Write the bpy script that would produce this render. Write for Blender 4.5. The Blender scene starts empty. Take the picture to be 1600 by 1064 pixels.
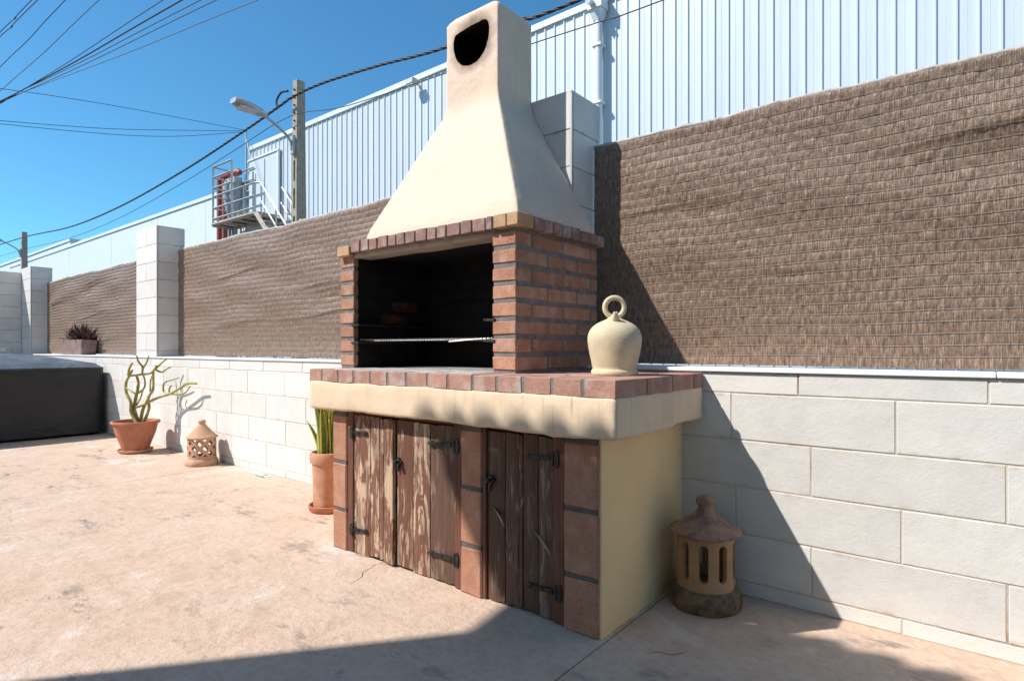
import bpy, bmesh, math, random
import numpy as np
from mathutils import Vector, Matrix, noise
random.seed(7); RNG = np.random.default_rng(11)
R = math.radians
scene = bpy.context.scene
col = scene.collection

# ------------------------------------------------------------------ camera, sky, sun, exposure
cam_d = bpy.data.cameras.new('camera'); cam = bpy.data.objects.new('camera', cam_d); col.objects.link(cam)
cam.location = (0, 0, 1.05); cam.rotation_euler = (R(90), 0, R(38.85))
cam_d.sensor_width = 36; cam_d.lens = 925 / 1600 * 36; cam_d.shift_y = 0.0081
cam_d.clip_start = 0.05; cam_d.clip_end = 2000
scene.camera = cam

SUN = Vector((0.78, 1.0, -1.33)).normalized()          # direction the light travels
world = bpy.data.worlds.new('World'); scene.world = world; world.use_nodes = True
wn = world.node_tree.nodes; wl = world.node_tree.links; wn.clear()
sky = wn.new('ShaderNodeTexSky'); sky.sky_type = 'NISHITA'; sky.sun_disc = False
sky.sun_elevation = math.asin(-SUN.z); sky.sun_rotation = math.atan2(-SUN.x, -SUN.y)
sky.altitude = 0; sky.air_density = 1.0; sky.dust_density = 0.2; sky.ozone_density = 1.6
bg = wn.new('ShaderNodeBackground'); bg.inputs['Strength'].default_value = 0.118
wo = wn.new('ShaderNodeOutputWorld')
tint = wn.new('ShaderNodeMix'); tint.data_type = 'RGBA'; tint.blend_type = 'MULTIPLY'; tint.inputs[0].default_value = 1.0
tint.inputs[7].default_value = (0.46, 0.97, 1.17, 1)                # clear deep azure of a dry southern sky
wl.new(sky.outputs[0], tint.inputs[6]); wl.new(tint.outputs[2], bg.inputs[0]); wl.new(bg.outputs[0], wo.inputs[0])
sd = bpy.data.lights.new('sun', 'SUN'); sd.energy = 5.0; sd.angle = R(0.55); sd.color = (1.0, 0.96, 0.905)
sun = bpy.data.objects.new('sun', sd); col.objects.link(sun)
sun.rotation_euler = SUN.to_track_quat('-Z', 'Y').to_euler(); sun.location = (-6, -8, 12)
scene.view_settings.view_transform = 'Standard'; scene.view_settings.look = 'None'
scene.view_settings.exposure = 0.30; scene.view_settings.gamma = 1.0

# ------------------------------------------------------------------ material helpers
class NT:
    def __init__(s, name):
        s.m = bpy.data.materials.new(name); s.m.use_nodes = True
        s.n = s.m.node_tree.nodes; s.l = s.m.node_tree.links
        s.b = s.n['Principled BSDF']
    def new(s, t, ins=None, **pr):
        n = s.n.new(t)
        for k, v in pr.items(): setattr(n, k, v)
        for k, v in (ins or {}).items():
            i = n.inputs[k]
            if isinstance(v, bpy.types.NodeSocket): s.l.new(v, i)
            else: i.default_value = v
        return n
    def coord(s, scale=(1, 1, 1), rnd=True, kind='Object'):
        tc = s.new('ShaderNodeTexCoord'); o = tc.outputs[kind]
        mp = s.new('ShaderNodeMapping', {'Vector': o, 'Scale': scale})
        if rnd:
            oi = s.new('ShaderNodeObjectInfo')
            mu = s.new('ShaderNodeMath', {0: oi.outputs['Random'], 1: 57.0}, operation='MULTIPLY')
            cb = s.new('ShaderNodeCombineXYZ', {0: mu.outputs[0], 1: mu.outputs[0], 2: mu.outputs[0]})
            s.l.new(cb.outputs[0], mp.inputs['Location'])
        return mp.outputs[0]
    def noise(s, vec, scale=5, detail=4, rough=.55, dist=0):
        return s.new('ShaderNodeTexNoise', {'Vector': vec, 'Scale': scale, 'Detail': detail, 'Roughness': rough, 'Distortion': dist}).outputs[0]
    def ramp(s, fac, stops, interp='LINEAR'):
        r = s.new('ShaderNodeValToRGB', {'Fac': fac}); e = r.color_ramp.elements; r.color_ramp.interpolation = interp
        while len(e) < len(stops): e.new(0.5)
        for el, (p, c) in zip(e, stops):
            el.position = p; el.color = (c, c, c, 1) if isinstance(c, (int, float)) else (*c, 1)
        return r.outputs[0]
    def mix(s, fac, a, b, mode='MIX'):
        m = s.new('ShaderNodeMix', data_type='RGBA', blend_type=mode)
        for idx, v in ((0, fac), (6, a), (7, b)):
            i = m.inputs[idx]
            if isinstance(v, bpy.types.NodeSocket): s.l.new(v, i)
            elif idx == 0: i.default_value = v
            else: i.default_value = (*v, 1)
        return m.outputs[2]
    def math(s, op, a, b=0.0):
        return s.new('ShaderNodeMath', {0: a, 1: b}, operation=op).outputs[0]
    def rnd(s):
        return s.new('ShaderNodeObjectInfo').outputs['Random']
    def hsv(s, colr, val=1.0, hue=.5, sat=1.0):
        return s.new('ShaderNodeHueSaturation', {'Color': colr, 'Value': val, 'Hue': hue, 'Saturation': sat}).outputs[0]
    def vary(s, colr, amt=.3, salt=1.0):
        r = s.math('FRACT', s.math('MULTIPLY', s.rnd(), 13.7 * salt))
        v = s.math('ADD', s.math('MULTIPLY', r, amt), 1 - amt / 2)
        return s.hsv(colr, val=v)
    def bump(s, h, strength=.4, dist=.01, normal=None):
        ins = {'Height': h, 'Strength': strength, 'Distance': dist}
        if normal is not None: ins['Normal'] = normal
        return s.new('ShaderNodeBump', ins).outputs[0]
    def done(s, colr=None, rough=.8, normal=None, metal=0, spec=None):
        for k, v in (('Base Color', colr), ('Roughness', rough), ('Normal', normal), ('Metallic', metal), ('Specular IOR Level', spec)):
            if v is None: continue
            if isinstance(v, bpy.types.NodeSocket): s.l.new(v, s.b.inputs[k])
            elif k == 'Base Color': s.b.inputs[k].default_value = (*v, 1)
            else: s.b.inputs[k].default_value = v
        return s.m

M = {}
def m_simple(name, c, rough=.7, var=.12, scale=12, bump=.15, bd=.004, metal=0, spec=.4):
    t = NT(name); v = t.coord()
    n = t.noise(v, scale, 6, .6)
    lo = tuple(x * (1 - var) for x in c); hi = tuple(min(1, x * (1 + var)) for x in c)
    M[name] = t.done(t.ramp(n, [(.3, lo), (.7, hi)]), rough, t.bump(t.noise(v, scale * 5, 5), bump, bd), metal, spec)
    return M[name]

def m_plaster(name, c, dirt, bump=.35, dirtamt=.5, scale=3, streak=0.0):
    t = NT(name); v = t.coord(rnd=False)
    n = t.noise(v, scale, 7, .6); n2 = t.noise(v, 45, 5, .6); n3 = t.noise(t.coord((3, 3, 1.6), rnd=False), 2.0, 8, .68, .5)
    a = t.ramp(n, [(.25, tuple(x * .93 for x in c)), (.75, tuple(min(1, x * 1.05) for x in c))])
    d = t.math('MULTIPLY', t.ramp(n3, [(.52, 0.0), (.78, 1.0)]), dirtamt)
    a = t.mix(d, a, dirt)
    if streak:
        sk = t.noise(t.coord((26, 26, .9), rnd=False), 1.0, 7, .72)
        sg = t.ramp(t.noise(t.coord((2.2, 2.2, 2.2), rnd=False), 1.0, 4, .6), [(.42, 0.0), (.62, 1.0)])
        a = t.mix(t.math('MULTIPLY', t.math('MULTIPLY', t.ramp(sk, [(.56, 0.0), (.70, 1.0)]), sg), streak), a, (.20, .16, .13))
    sp = t.ramp(t.noise(v, 130, 2, .4), [(.74, 0.0), (.80, .55)])
    a = t.mix(sp, a, tuple(x * .5 for x in dirt))
    nb = t.bump(n2, bump, .004, t.bump(t.noise(v, 9, 4), bump, .012))
    M[name] = t.done(a, .88, nb, spec=.25)
m_plaster('hood_plaster', (.71, .555, .43), (.50, .355, .25), .6, .5, 3, .25)
m_plaster('apron_plaster', (.73, .555, .39), (.46, .315, .195), .3, .4, 3, .75)
m_plaster('base_plaster', (.88, .60, .315), (.76, .45, .22), .2, .3)
m_plaster('house_plaster', (.78, .70, .58), (.5, .4, .3), .3, .2)
m_plaster('lintel_concrete', (.42, .33, .25), (.10, .08, .06), .4, .7)

def m_brick(name, cols, speck, ash=0.0, var=.35, bump=.5):
    t = NT(name); v = t.coord()
    n = t.noise(v, 14, 6, .65)
    base = t.ramp(n, [(.28, cols[0]), (.52, cols[1]), (.75, cols[2])])
    base = t.vary(base, var)
    sp = t.ramp(t.noise(v, 160, 3, .5), [(.60, 0.0), (.68, .75)])
    base = t.mix(sp, base, speck)
    if ash:
        am = t.math('MULTIPLY', t.ramp(t.noise(v, 7, 6, .7), [(.5, 0.0), (.72, 1.0)]), ash)
        base = t.mix(am, base, (.50, .43, .40))
    nb = t.bump(t.noise(v, 110, 4, .6), bump, .003, t.bump(n, .5, .006))
    M[name] = t.done(base, .85, nb, spec=.25)
m_brick('red_brick', [(.33, .158, .095), (.41, .205, .13), (.48, .265, .185)], (.13, .075, .055), .40)
m_brick('dark_brick', [(.22, .125, .105), (.30, .175, .145), (.40, .25, .20)], (.12, .085, .07), .6)
m_brick('tan_brick', [(.42, .235, .12), (.50, .30, .165), (.56, .36, .215)], (.22, .12, .07), .25, .12)
m_brick('pier_block', [(.35, .165, .10), (.42, .205, .128), (.48, .25, .165)], (.16, .075, .05), .12, .14, .6)
m_brick('counter_brick', [(.36, .185, .138), (.43, .235, .18), (.50, .30, .24)], (.17, .09, .07), .7, .22)
m_simple('mortar', (.185, .17, .158), .95, .3, 20, .6, .006)
m_simple('dark_mortar', (.115, .10, .09), .95, .3, 20, .6, .006)
m_simple('ash', (.40, .37, .34), .95, .45, 14, .6, .006)

def m_soot():
    t = NT('soot_shade_black'); v = t.coord(rnd=False)  # near-black soot, also painted where holes and gaps would lie in shade
    n = t.noise(v, 6, 6, .7)
    a = t.ramp(n, [(.35, (.006, .005, .005)), (.6, (.016, .013, .012)), (.8, (.035, .024, .018))])
    M['soot_shade_black'] = t.done(a, .8, t.bump(t.noise(v, 50, 4), .5, .005), spec=.2)
m_soot()
m_brick('sooty_brick', [(.02, .011, .008), (.06, .025, .012), (.15, .06, .022)], (.01, .008, .006), 0, .6)

def m_tile(name, c):
    t = NT(name); v = t.coord()
    n = t.noise(v, 7, 6, .62, .4); n2 = t.noise(v, 26, 6, .7)
    a = t.ramp(n, [(.3, tuple(x * .93 for x in c)), (.7, tuple(min(1, x * 1.05) for x in c))])
    a = t.mix(t.ramp(n2, [(.58, 0.0), (.8, .30)]), a, (.52, .48, .43))
    a = t.vary(a, .13)
    gx = t.new('ShaderNodeSeparateXYZ', {0: t.new('ShaderNodeTexCoord').outputs['Generated']})
    ez = t.ramp(t.math('ABSOLUTE', t.math('SUBTRACT', gx.outputs[2], .5)), [(.40, 0.0), (.49, 1.0)])
    dz = t.math('MULTIPLY', ez, t.ramp(t.noise(v, 9, 5, .7), [(.52, 0.0), (.68, .8)]))
    a = t.mix(dz, a, (.44, .33, .23))
    # rusty seep along some tile edges: position inside the tile
    nb = t.bump(t.noise(v, 34, 7, .65), .38, .005, t.bump(t.noise(v, 150, 3, .6), .35, .002))
    M[name] = t.done(a, .62, nb, spec=.35)
m_tile('stone_tile', (.665, .63, .585))
t = NT('grout'); v = t.coord(rnd=False)
n = t.noise(v, 2.2, 7, .7)
M['grout'] = t.done(t.ramp(n, [(.30, (.58, .53, .46)), (.55, (.54, .46, .37)), (.68, (.28, .17, .10))]), .95, t.bump(t.noise(v, 60, 4), .4, .003))
m_simple('white_cap', (.80, .79, .77), .55, .06, 6, .1, .002)
m_simple('trim_metal', (.66, .65, .62), .4, .06, 6, .05, .002, .3)

def m_wood(name, paint, bare, grey, paint_lo, dark=0.0):
    t = NT(name)
    fine = t.noise(t.coord((60, 60, 2.2)), 2.2, 9, .70, .5)
    mid = t.noise(t.coord((10, 10, 2.4)), 1.6, 9, .66, 1.3)
    blot = t.noise(t.coord((9, 9, 2.2)), 2.0, 9, .68, .8)
    pcol = t.ramp(fine, [(.25, tuple(x * .5 for x in paint)), (.55, paint), (.8, tuple(min(1, x * 1.45) for x in paint))])
    bcol = t.ramp(fine, [(.25, tuple(x * .6 for x in bare)), (.5, bare), (.75, tuple(min(1, x * 1.2) for x in bare))])
    gcol = t.ramp(fine, [(.3, tuple(x * .55 for x in grey)), (.7, grey)])
    w = t.mix(t.ramp(blot, [(.47, 0.0), (.58, .85)]), bcol, gcol)
    mask = t.ramp(t.math('ADD', t.math('MULTIPLY', mid, .88), t.math('MULTIPLY', fine, .12)), [(paint_lo, 1.0), (paint_lo + .045, 0.0)])
    c = t.mix(mask, w, pcol)
    chk = t.ramp(t.noise(t.coord((120, 120, 1.4)), 2, 4, .5), [(.68, 0.0), (.73, .8)])
    c = t.mix(chk, c, (.035, .022, .016))
    c = t.vary(c, .25)
    nb = t.bump(fine, .8, .006, t.bump(mask, .4, .0015))
    M[name] = t.done(c, .82, nb, spec=.2)
m_wood('peeling_wood', (.195, .09, .06), (.50, .35, .24), (.28, .20, .15), .505)
m_wood('worn_wood', (.15, .082, .056), (.25, .18, .135), (.17, .12, .092), .54)
m_wood('frame_wood', (.17, .075, .05), (.30, .19, .13), (.17, .11, .085), .60)
m_wood('bare_splinter', (.30, .21, .15), (.34, .25, .19), (.25, .18, .13), .4)
m_simple('black_iron', (.040, .036, .034), .55, .5, 30, .6, .003, .6, .5)
m_simple('steel_bar', (.26, .245, .23), .45, .4, 40, .3, .002, .7, .5)

def m_ground():
    t = NT('patio_concrete'); v = t.coord(rnd=False)
    n = t.noise(v, .9, 8, .62, .2); n2 = t.noise(v, 5.5, 8, .68, .15); n3 = t.noise(v, 28, 7, .7)
    a = t.ramp(n2, [(.28, (.49, .345, .25)), (.48, (.575, .42, .315)), (.62, (.61, .455, .35)), (.80, (.57, .39, .265))])
    a = t.mix(t.ramp(n, [(.48, 0.0), (.70, .65)]), a, (.63, .495, .40))
    a = t.mix(t.ramp(n3, [(.34, .45), (.54, 0.0)]), a, (.40, .275, .195))
    # pale worn crust in patches
    pv = t.noise(v, 1.7, 9, .74, .25)
    a = t.mix(t.ramp(pv, [(.56, 0.0), (.66, .75)]), a, (.68, .60, .54))
    # black algae stains, thin and drawn out
    st = t.noise(t.coord((1.0, 2.6, 1), rnd=False), 2.1, 9, .76, .2)
    gate = t.ramp(t.noise(v, .75, 4, .55), [(.44, 0.0), (.54, 1.0)])
    sm = t.math('MULTIPLY', t.ramp(st, [(.55, 0.0), (.63, .8)]), gate)
    a = t.mix(sm, a, (.19, .16, .14))
    pits = t.ramp(t.noise(t.coord((1, 1.8, 1), rnd=False), 48, 4, .6), [(.655, 0.0), (.70, .7)])
    pg = t.ramp(t.noise(v, 1.3, 4, .6), [(.46, 0.0), (.62, 1.0)])
    a = t.mix(t.math('MULTIPLY', pits, pg), a, (.20, .14, .105))
    # broken crack lines of the stamped slate pattern
    wv = t.new('ShaderNodeVectorMath', {0: v, 1: (0, 0, 0)}, operation='ADD')
    nz = t.new('ShaderNodeTexNoise', {'Vector': v, 'Scale': 2.2, 'Detail': 5.0})
    sc = t.new('ShaderNodeVectorMath', {0: nz.outputs[1], 'Scale': .30}, operation='SCALE')
    t.l.new(sc.outputs[0], wv.inputs[1])
    vo = t.new('ShaderNodeTexVoronoi', {'Vector': wv.outputs[0], 'Scale': 1.15}, feature='DISTANCE_TO_EDGE')
    ck = t.ramp(vo.outputs['Distance'], [(.0, 1.0), (.0045, 0.0)])
    cg = t.ramp(t.noise(v, 1.9, 4, .6), [(.60, 0.0), (.66, 1.0)])
    ckm = t.math('MULTIPLY', ck, cg)
    a = t.mix(t.math('MULTIPLY', ckm, .6), a, (.17, .10, .07))
    ht = t.math('SUBTRACT', t.math('ADD', t.math('MULTIPLY', n2, 1.0), t.math('MULTIPLY', n3, .28)), t.math('MULTIPLY', ckm, .5))
    nb = t.bump(ht, .9, .018)
    nb = t.bump(t.noise(v, 120, 4, .6), .35, .003, nb)
    M['patio_concrete'] = t.done(a, .86, nb, spec=.25)
m_ground()
m_simple('joint_dirt', (.11, .085, .07), .95, .3, 20, .5, .004)
m_simple('asphalt', (.09, .085, .08), .95, .2, 8, .4, .01)

def m_screen():
    t = NT('woven_screen'); v = t.coord(rnd=False)
    fib = t.noise(t.coord((230, 1, 14), rnd=False), 1.0, 4, .65, .3)
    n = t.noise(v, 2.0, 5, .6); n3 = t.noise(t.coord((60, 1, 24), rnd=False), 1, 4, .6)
    a = t.ramp(fib, [(.30, (.10, .058, .037)), (.50, (.25, .158, .104)), (.70, (.50, .35, .255))])  # fibre tones stretched: pale end paints glitter, dark end paints shade
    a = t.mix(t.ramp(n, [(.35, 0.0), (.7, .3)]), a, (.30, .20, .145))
    a = t.mix(t.ramp(n3, [(.36, .75), (.52, 0.0)]), a, (.11, .068, .048))  # shade in the gaps between gathers, painted into the colour
    rough = t.ramp(fib, [(.3, .6), (.7, .30)])
    nb = t.bump(fib, 1.0, .007, t.bump(n3, .9, .010))
    M['woven_screen'] = t.done(a, rough, nb, spec=.65)
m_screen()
m_simple('screen_hem', (.44, .40, .37), .8, .3, 30, .5, .006)
m_simple('wire', (.30, .265, .24), .6, .2, 20, .1, .001)

def m_clad():
    t = NT('white_cladding'); v = t.coord(rnd=False)
    st = t.noise(t.coord((5, 5, .25)), 1.4, 6, .6)
    a = t.ramp(st, [(.3, (.53, .58, .62)), (.7, (.60, .64, .675))])
    a = t.vary(a, .05)
    M['white_cladding'] = t.done(a, .42, t.bump(t.noise(v, 3, 3), .05, .01), spec=.4)
m_clad()
m_simple('white_flashing', (.66, .685, .71), .45, .05, 4, .05, .002)
m_simple('galvanised', (.46, .46, .45), .5, .2, 15, .2, .003, .4)
m_simple('rusty_steel', (.42, .35, .28), .7, .45, 9, .4, .004)
m_simple('duct_red', (.30, .075, .05), .55, .2, 8, .2, .003)
m_simple('grey_sheet', (.33, .36, .39), .5, .2, 8, .2, .003)
m_simple('pole_concrete', (.34, .29, .23), .92, .22, 9, .5, .008)
m_simple('cable', (.03, .03, .034), .6, .2, 20, .1, .001)
m_simple('cable_grey', (.12, .12, .13), .6, .2, 20, .1, .001)
m_simple('lamp_glass', (.55, .54, .50), .3, .2, 12, .1, .001)
m_simple('far_roof', (.40, .43, .46), .7, .1, 4, .1, .002)

def m_clay(name, c, stain=None, amt=.5, rough=.85, rings=False):
    t = NT(name); v = t.coord(rnd=False)
    n = t.noise(v, 9, 6, .62)
    a = t.ramp(n, [(.28, tuple(x * .82 for x in c)), (.7, tuple(min(1, x * 1.12) for x in c))])
    if stain:
        a = t.mix(t.math('MULTIPLY', t.ramp(t.noise(v, 14, 8, .75), [(.44, 0.0), (.60, 1.0)]), amt), a, stain)
    nb = t.bump(t.noise(v, 70, 4), .3, .003)
    if rings:
        wv = t.new('ShaderNodeTexWave', {'Vector': t.coord((1, 1, 1), rnd=False), 'Scale': 24.0, 'Distortion': 2.5, 'Detail': 3.0}, wave_type='BANDS', bands_direction='Z')
        nb = t.bump(wv.outputs['Fac'], .16, .0010, nb)
    M[name] = t.done(a, rough, nb, spec=.25)
m_clay('cream_clay', (.63, .52, .35), None, 0, .75, True)
m_clay('terracotta', (.46, .175, .10), (.52, .26, .18), .3)
m_clay('terracotta_pale', (.52, .265, .165), (.66, .46, .36), .55)
m_clay('rough_terracotta', (.50, .235, .14), (.62, .40, .30), .4)
m_clay('lantern_clay', (.56, .33, .205), (.46, .30, .22), .45)
m_clay('lantern_ochre', (.47, .275, .14), (.40, .20, .10), .4)
m_clay('lichen_clay', (.40, .225, .15), (.13, .10, .085), .75)
m_clay('mossy_clay', (.24, .14, .08), (.055, .05, .035), .85)
m_clay('old_trough', (.26, .16, .13), (.36, .27, .25), .5)
m_simple('soil', (.07, .05, .035), .95, .4, 30, .8, .01)
def m_plant(name, a, b, rough=.5):
    t = NT(name); v = t.coord()
    n = t.noise(t.coord((1, 1, 3)), 9, 5, .6)
    M[name] = t.done(t.vary(t.ramp(n, [(.3, a), (.7, b)]), .25), rough, t.bump(t.noise(v, 40, 3), .2, .003), spec=.35)
m_plant('cactus_skin', (.24, .21, .05), (.46, .38, .13))
m_plant('dry_leaf', (.055, .025, .02), (.13, .07, .05), .7)
def m_snake():
    t = NT('snake_leaf')
    tc = t.new('ShaderNodeTexCoord'); uv = t.new('ShaderNodeSeparateXYZ', {0: tc.outputs['UV']})
    edge = t.math('ABSOLUTE', t.math('SUBTRACT', uv.outputs[0], .5))
    bandn = t.noise(t.coord((3, 3, 34)), 1.4, 4, .6)
    g = t.ramp(bandn, [(.35, (.035, .085, .022)), (.60, (.11, .17, .05))])
    y = t.vary(t.mix(0.0, (.50, .43, .06), (.5, .4, .05)), .2)
    M['snake_leaf'] = t.done(t.mix(t.ramp(edge, [(.25, 0.0), (.31, 1.0)]), g, y), .4, None, spec=.4)
m_snake()
def m_cover():
    t = NT('black_cover'); v = t.coord(rnd=False)
    n = t.noise(v, 3, 6, .6)
    M['black_cover'] = t.done(t.ramp(n, [(.3, (.008, .008, .009)), (.7, (.014, .014, .016))]), .5, t.bump(t.noise(t.coord((1, 2.2, 5), rnd=False), 1.6, 4, .5, .6), .5, .05), spec=.45)
    t = NT('cover_top'); v = t.coord(rnd=False)
    n = t.noise(v, 3.2, 7, .65, .6)
    M['cover_top'] = t.done(t.ramp(n, [(.3, (.06, .078, .095)), (.55, (.11, .135, .16)), (.75, (.24, .27, .30))]), .6, t.bump(n, .4, .03), spec=.4)
m_cover()
m_simple('white_plastic', (.78, .78, .76), .45, .05, 6, .05, .001)
m_simple('teal_plastic', (.16, .36, .36), .4, .2, 20, .1, .001)
m_simple('clay_roof', (.45, .22, .13), .85, .3, 6, .4, .004)

# ------------------------------------------------------------------ mesh helpers
WL = {}                                             # world position of each object's origin
def tag(o, label=None, cat=None, group=None, kind=None):
    for k, v in (('label', label), ('category', cat), ('group', group), ('kind', kind)):
        if v: o[k] = v
    return o
def empty(name, loc, label=None, cat=None, group=None):
    o = bpy.data.objects.new(name, None); col.objects.link(o); o.location = loc; o.empty_display_size = .1
    WL[o.name] = Vector(loc); return tag(o, label, cat, group)
def link(name, me, c, parent):
    o = bpy.data.objects.new(name, me); col.objects.link(o); c = Vector(c); WL[o.name] = c
    if parent is not None: o.parent = parent; o.location = c - WL[parent.name]
    else: o.location = c
    return o
class MB:
    def __init__(s): s.v = []; s.f = []; s.mi = []; s.uv = None
    def add(s, vs, fs, mi=0):
        o = len(s.v); s.v += [tuple(p) for p in vs]; s.f += [tuple(i + o for i in f) for f in fs]; s.mi += [mi] * len(fs); return s
    def box(s, x0, x1, y0, y1, z0, z1, mi=0):
        vs = [(x, y, z) for z in (z0, z1) for y in (y0, y1) for x in (x0, x1)]
        return s.add(vs, [(0, 2, 3, 1), (4, 5, 7, 6), (0, 1, 5, 4), (2, 6, 7, 3), (0, 4, 6, 2), (1, 3, 7, 5)], mi)
    def prism(s, poly, y0, y1, mi=0):               # poly of (x,z), extruded along Y
        n = len(poly); vs = [(x, y0, z) for x, z in poly] + [(x, y1, z) for x, z in poly]
        return s.add(vs, [tuple(range(n)), tuple(range(2 * n - 1, n - 1, -1))] + [(i, i + n, (i + 1) % n + n, (i + 1) % n) for i in range(n)], mi)
    def tube(s, pts, rad, seg=8, cap=True, mi=0, star=1.0):
        pts = [Vector(p) for p in pts]; n = len(pts)
        if not hasattr(rad, '__len__'): rad = [rad] * n
        vs = []; prev = None
        for i, p in enumerate(pts):
            t = (pts[min(i + 1, n - 1)] - pts[max(i - 1, 0)]).normalized()
            if prev is None:
                a = Vector((0, 0, 1)) if abs(t.z) < .9 else Vector((1, 0, 0)); u = t.cross(a).normalized()
            else: u = (prev - t * prev.dot(t)).normalized()
            prev = u; w = t.cross(u)
            for k in range(seg):
                an = 2 * math.pi * k / seg; vs.append(p + (u * math.cos(an) + w * math.sin(an)) * rad[i] * (star if k % 2 else 1))
        fs = [(i * seg + k, i * seg + (k + 1) % seg, (i + 1) * seg + (k + 1) % seg, (i + 1) * seg + k) for i in range(n - 1) for k in range(seg)]
        if cap: fs += [tuple(range(seg - 1, -1, -1)), tuple((n - 1) * seg + k for k in range(seg))]
        return s.add(vs, fs, mi)
    def bar(s, a, b, w=.02, d=None):                # square bar between two points
        return s.tube([a, b], w / 1.414, 4)
    def lathe(s, prof, c=(0, 0, 0), seg=40, mi=0, wob=0.0, sx=1, sy=1):
        vs = []; n = len(prof)
        for r, z in prof:
            for k in range(seg):
                an = 2 * math.pi * k / seg; rr = r * (1 + wob * noise.noise(Vector((math.cos(an) * 2, math.sin(an) * 2, z * 6))))
                vs.append((c[0] + rr * math.cos(an) * sx, c[1] + rr * math.sin(an) * sy, c[2] + z))
        fs = [(i * seg + k, i * seg + (k + 1) % seg, (i + 1) * seg + (k + 1) % seg, (i + 1) * seg + k) for i in range(n - 1) for k in range(seg)]
        if prof[0][0] > 1e-6: fs.append(tuple(range(seg - 1, -1, -1)))
        if prof[-1][0] > 1e-6: fs.append(tuple((n - 1) * seg + k for k in range(seg)))
        return s.add(vs, fs, mi)
    def build(s, name, mat, parent=None, smooth=False, origin=None, bevel=0, segs=1, weld=False):
        a = np.array(s.v, float); c = Vector(origin) if origin is not None else Vector(((a.min(0) + a.max(0)) / 2).tolist())
        me = bpy.data.meshes.new(name); me.from_pydata([(Vector(p) - c)[:] for p in s.v], [], s.f)
        for m in (mat if isinstance(mat, (list, tuple)) else [mat]): me.materials.append(M[m])
        me.polygons.foreach_set('material_index', s.mi)
        bm = bmesh.new(); bm.from_mesh(me)
        if weld: bmesh.ops.remove_doubles(bm, verts=bm.verts, dist=1e-5)
        bmesh.ops.recalc_face_normals(bm, faces=bm.faces)
        if bevel: bmesh.ops.bevel(bm, geom=list(bm.edges), offset=bevel, segments=segs, affect='EDGES', profile=.6)
        bm.to_mesh(me); bm.free()
        if smooth: me.shade_smooth() if smooth is True else me.set_sharp_from_angle(angle=smooth)
        if smooth not in (True, False): me.shade_smooth(); me.set_sharp_from_angle(angle=smooth)
        return link(name, me, c, parent)
def piece(name, x0, x1, y0, y1, z0, z1, mat, parent, bev=.004, jit=.0015):
    b = MB().box(x0, x1, y0, y1, z0, z1)
    b.v = [tuple(q + random.uniform(-jit, jit) for q in p) for p in b.v]
    return b.build(name, mat, parent, bevel=bev)
def cut(o, cutter):                                 # boolean difference, applied
    me = bpy.data.meshes.new('cut'); me.from_pydata(cutter.v, [], cutter.f)
    for m in o.data.materials: me.materials.append(m)
    me.polygons.foreach_set('material_index', cutter.mi)
    bm = bmesh.new(); bm.from_mesh(me); bmesh.ops.recalc_face_normals(bm, faces=bm.faces); bm.to_mesh(me); bm.free()
    c = bpy.data.objects.new('cut', me); col.objects.link(c)
    md = o.modifiers.new('b', 'BOOLEAN'); md.operation = 'DIFFERENCE'; md.object = c; md.solver = 'EXACT'
    bpy.context.view_layer.update()
    dg = bpy.context.evaluated_depsgraph_get()
    nm = bpy.data.meshes.new_from_object(o.evaluated_get(dg))
    o.modifiers.clear(); old = o.data; nm.name = old.name; o.data = nm
    bpy.data.objects.remove(c); bpy.data.meshes.remove(me)
    return o
def spline(pts, n=6):                               # Catmull-Rom through points
    P = [Vector(p) for p in pts]; out = []
    for i in range(len(P) - 1):
        a, b, c, d = P[max(i - 1, 0)], P[i], P[i + 1], P[min(i + 2, len(P) - 1)]
        for k in range(n):
            t = k / n
            out.append(.5 * ((2 * b) + (c - a) * t + (2 * a - 5 * b + 4 * c - d) * t * t + (3 * b - a - 3 * c + d) * t ** 3))
    out.append(P[-1]); return out

# ------------------------------------------------------------------ ground
YW = 2.59                                           # face of the tiled wall
g = MB(); g.add([(-600, -600, -.06), (600, -600, -.06), (600, 600, -.06), (-600, 600, -.06)], [(0, 1, 2, 3)])
tag(g.build('ground', 'asphalt'), kind='structure')
pat = tag(MB().box(-16, 9, -12, 2.70, -.055, -.014).build('patio', 'joint_dirt'), kind='structure')
xs = [-16, -9.55, -5.31, -1.07, 3.17, 9]
for i in range(5):
    MB().box(xs[i] + .003, xs[i + 1] - .003, -12, 2.69, -.014, 0).build('paving_slab', 'patio_concrete', pat, origin=(0, 0, 0))

# ------------------------------------------------------------------ tiled boundary wall, cap and pillars
wall = tag(MB().box(-12.9, 4.0, YW + .0025, 2.93, -.05, .948).build('boundary_wall', 'grout'),
           'low boundary wall clad in white stone tiles behind the barbecue', 'wall')
G = .0028
rows = [(0.0, .06, -.247), (.06, .26, -.551), (.26, .46, -.249), (.46, .66, -.553), (.66, .86, -.267), (.86, .949, 0.0)]
for z0, z1, off in rows:
    k0 = math.floor((-12.9 - off) / .6)
    for k in range(k0, 8):
        a, b = max(-12.88, off + k * .6), min(3.98, off + (k + 1) * .6)
        if b - a < .05: continue
        piece('wall_tile', a + G, b - G, YW + random.uniform(-.0008, .0008), YW + .02, z0 + G, z1 - G, 'stone_tile', wall, .0022, .0009)
for a, b in ((-12.9, -9.3), (-9.298, -5.2), (-5.198, -2.0), (-1.998, .02), (.022, 4.0)):
    MB().box(a, b, YW - .012, 2.95, .9495, .9655).build('wall_cap', 'white_cap', wall, bevel=.003)

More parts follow.
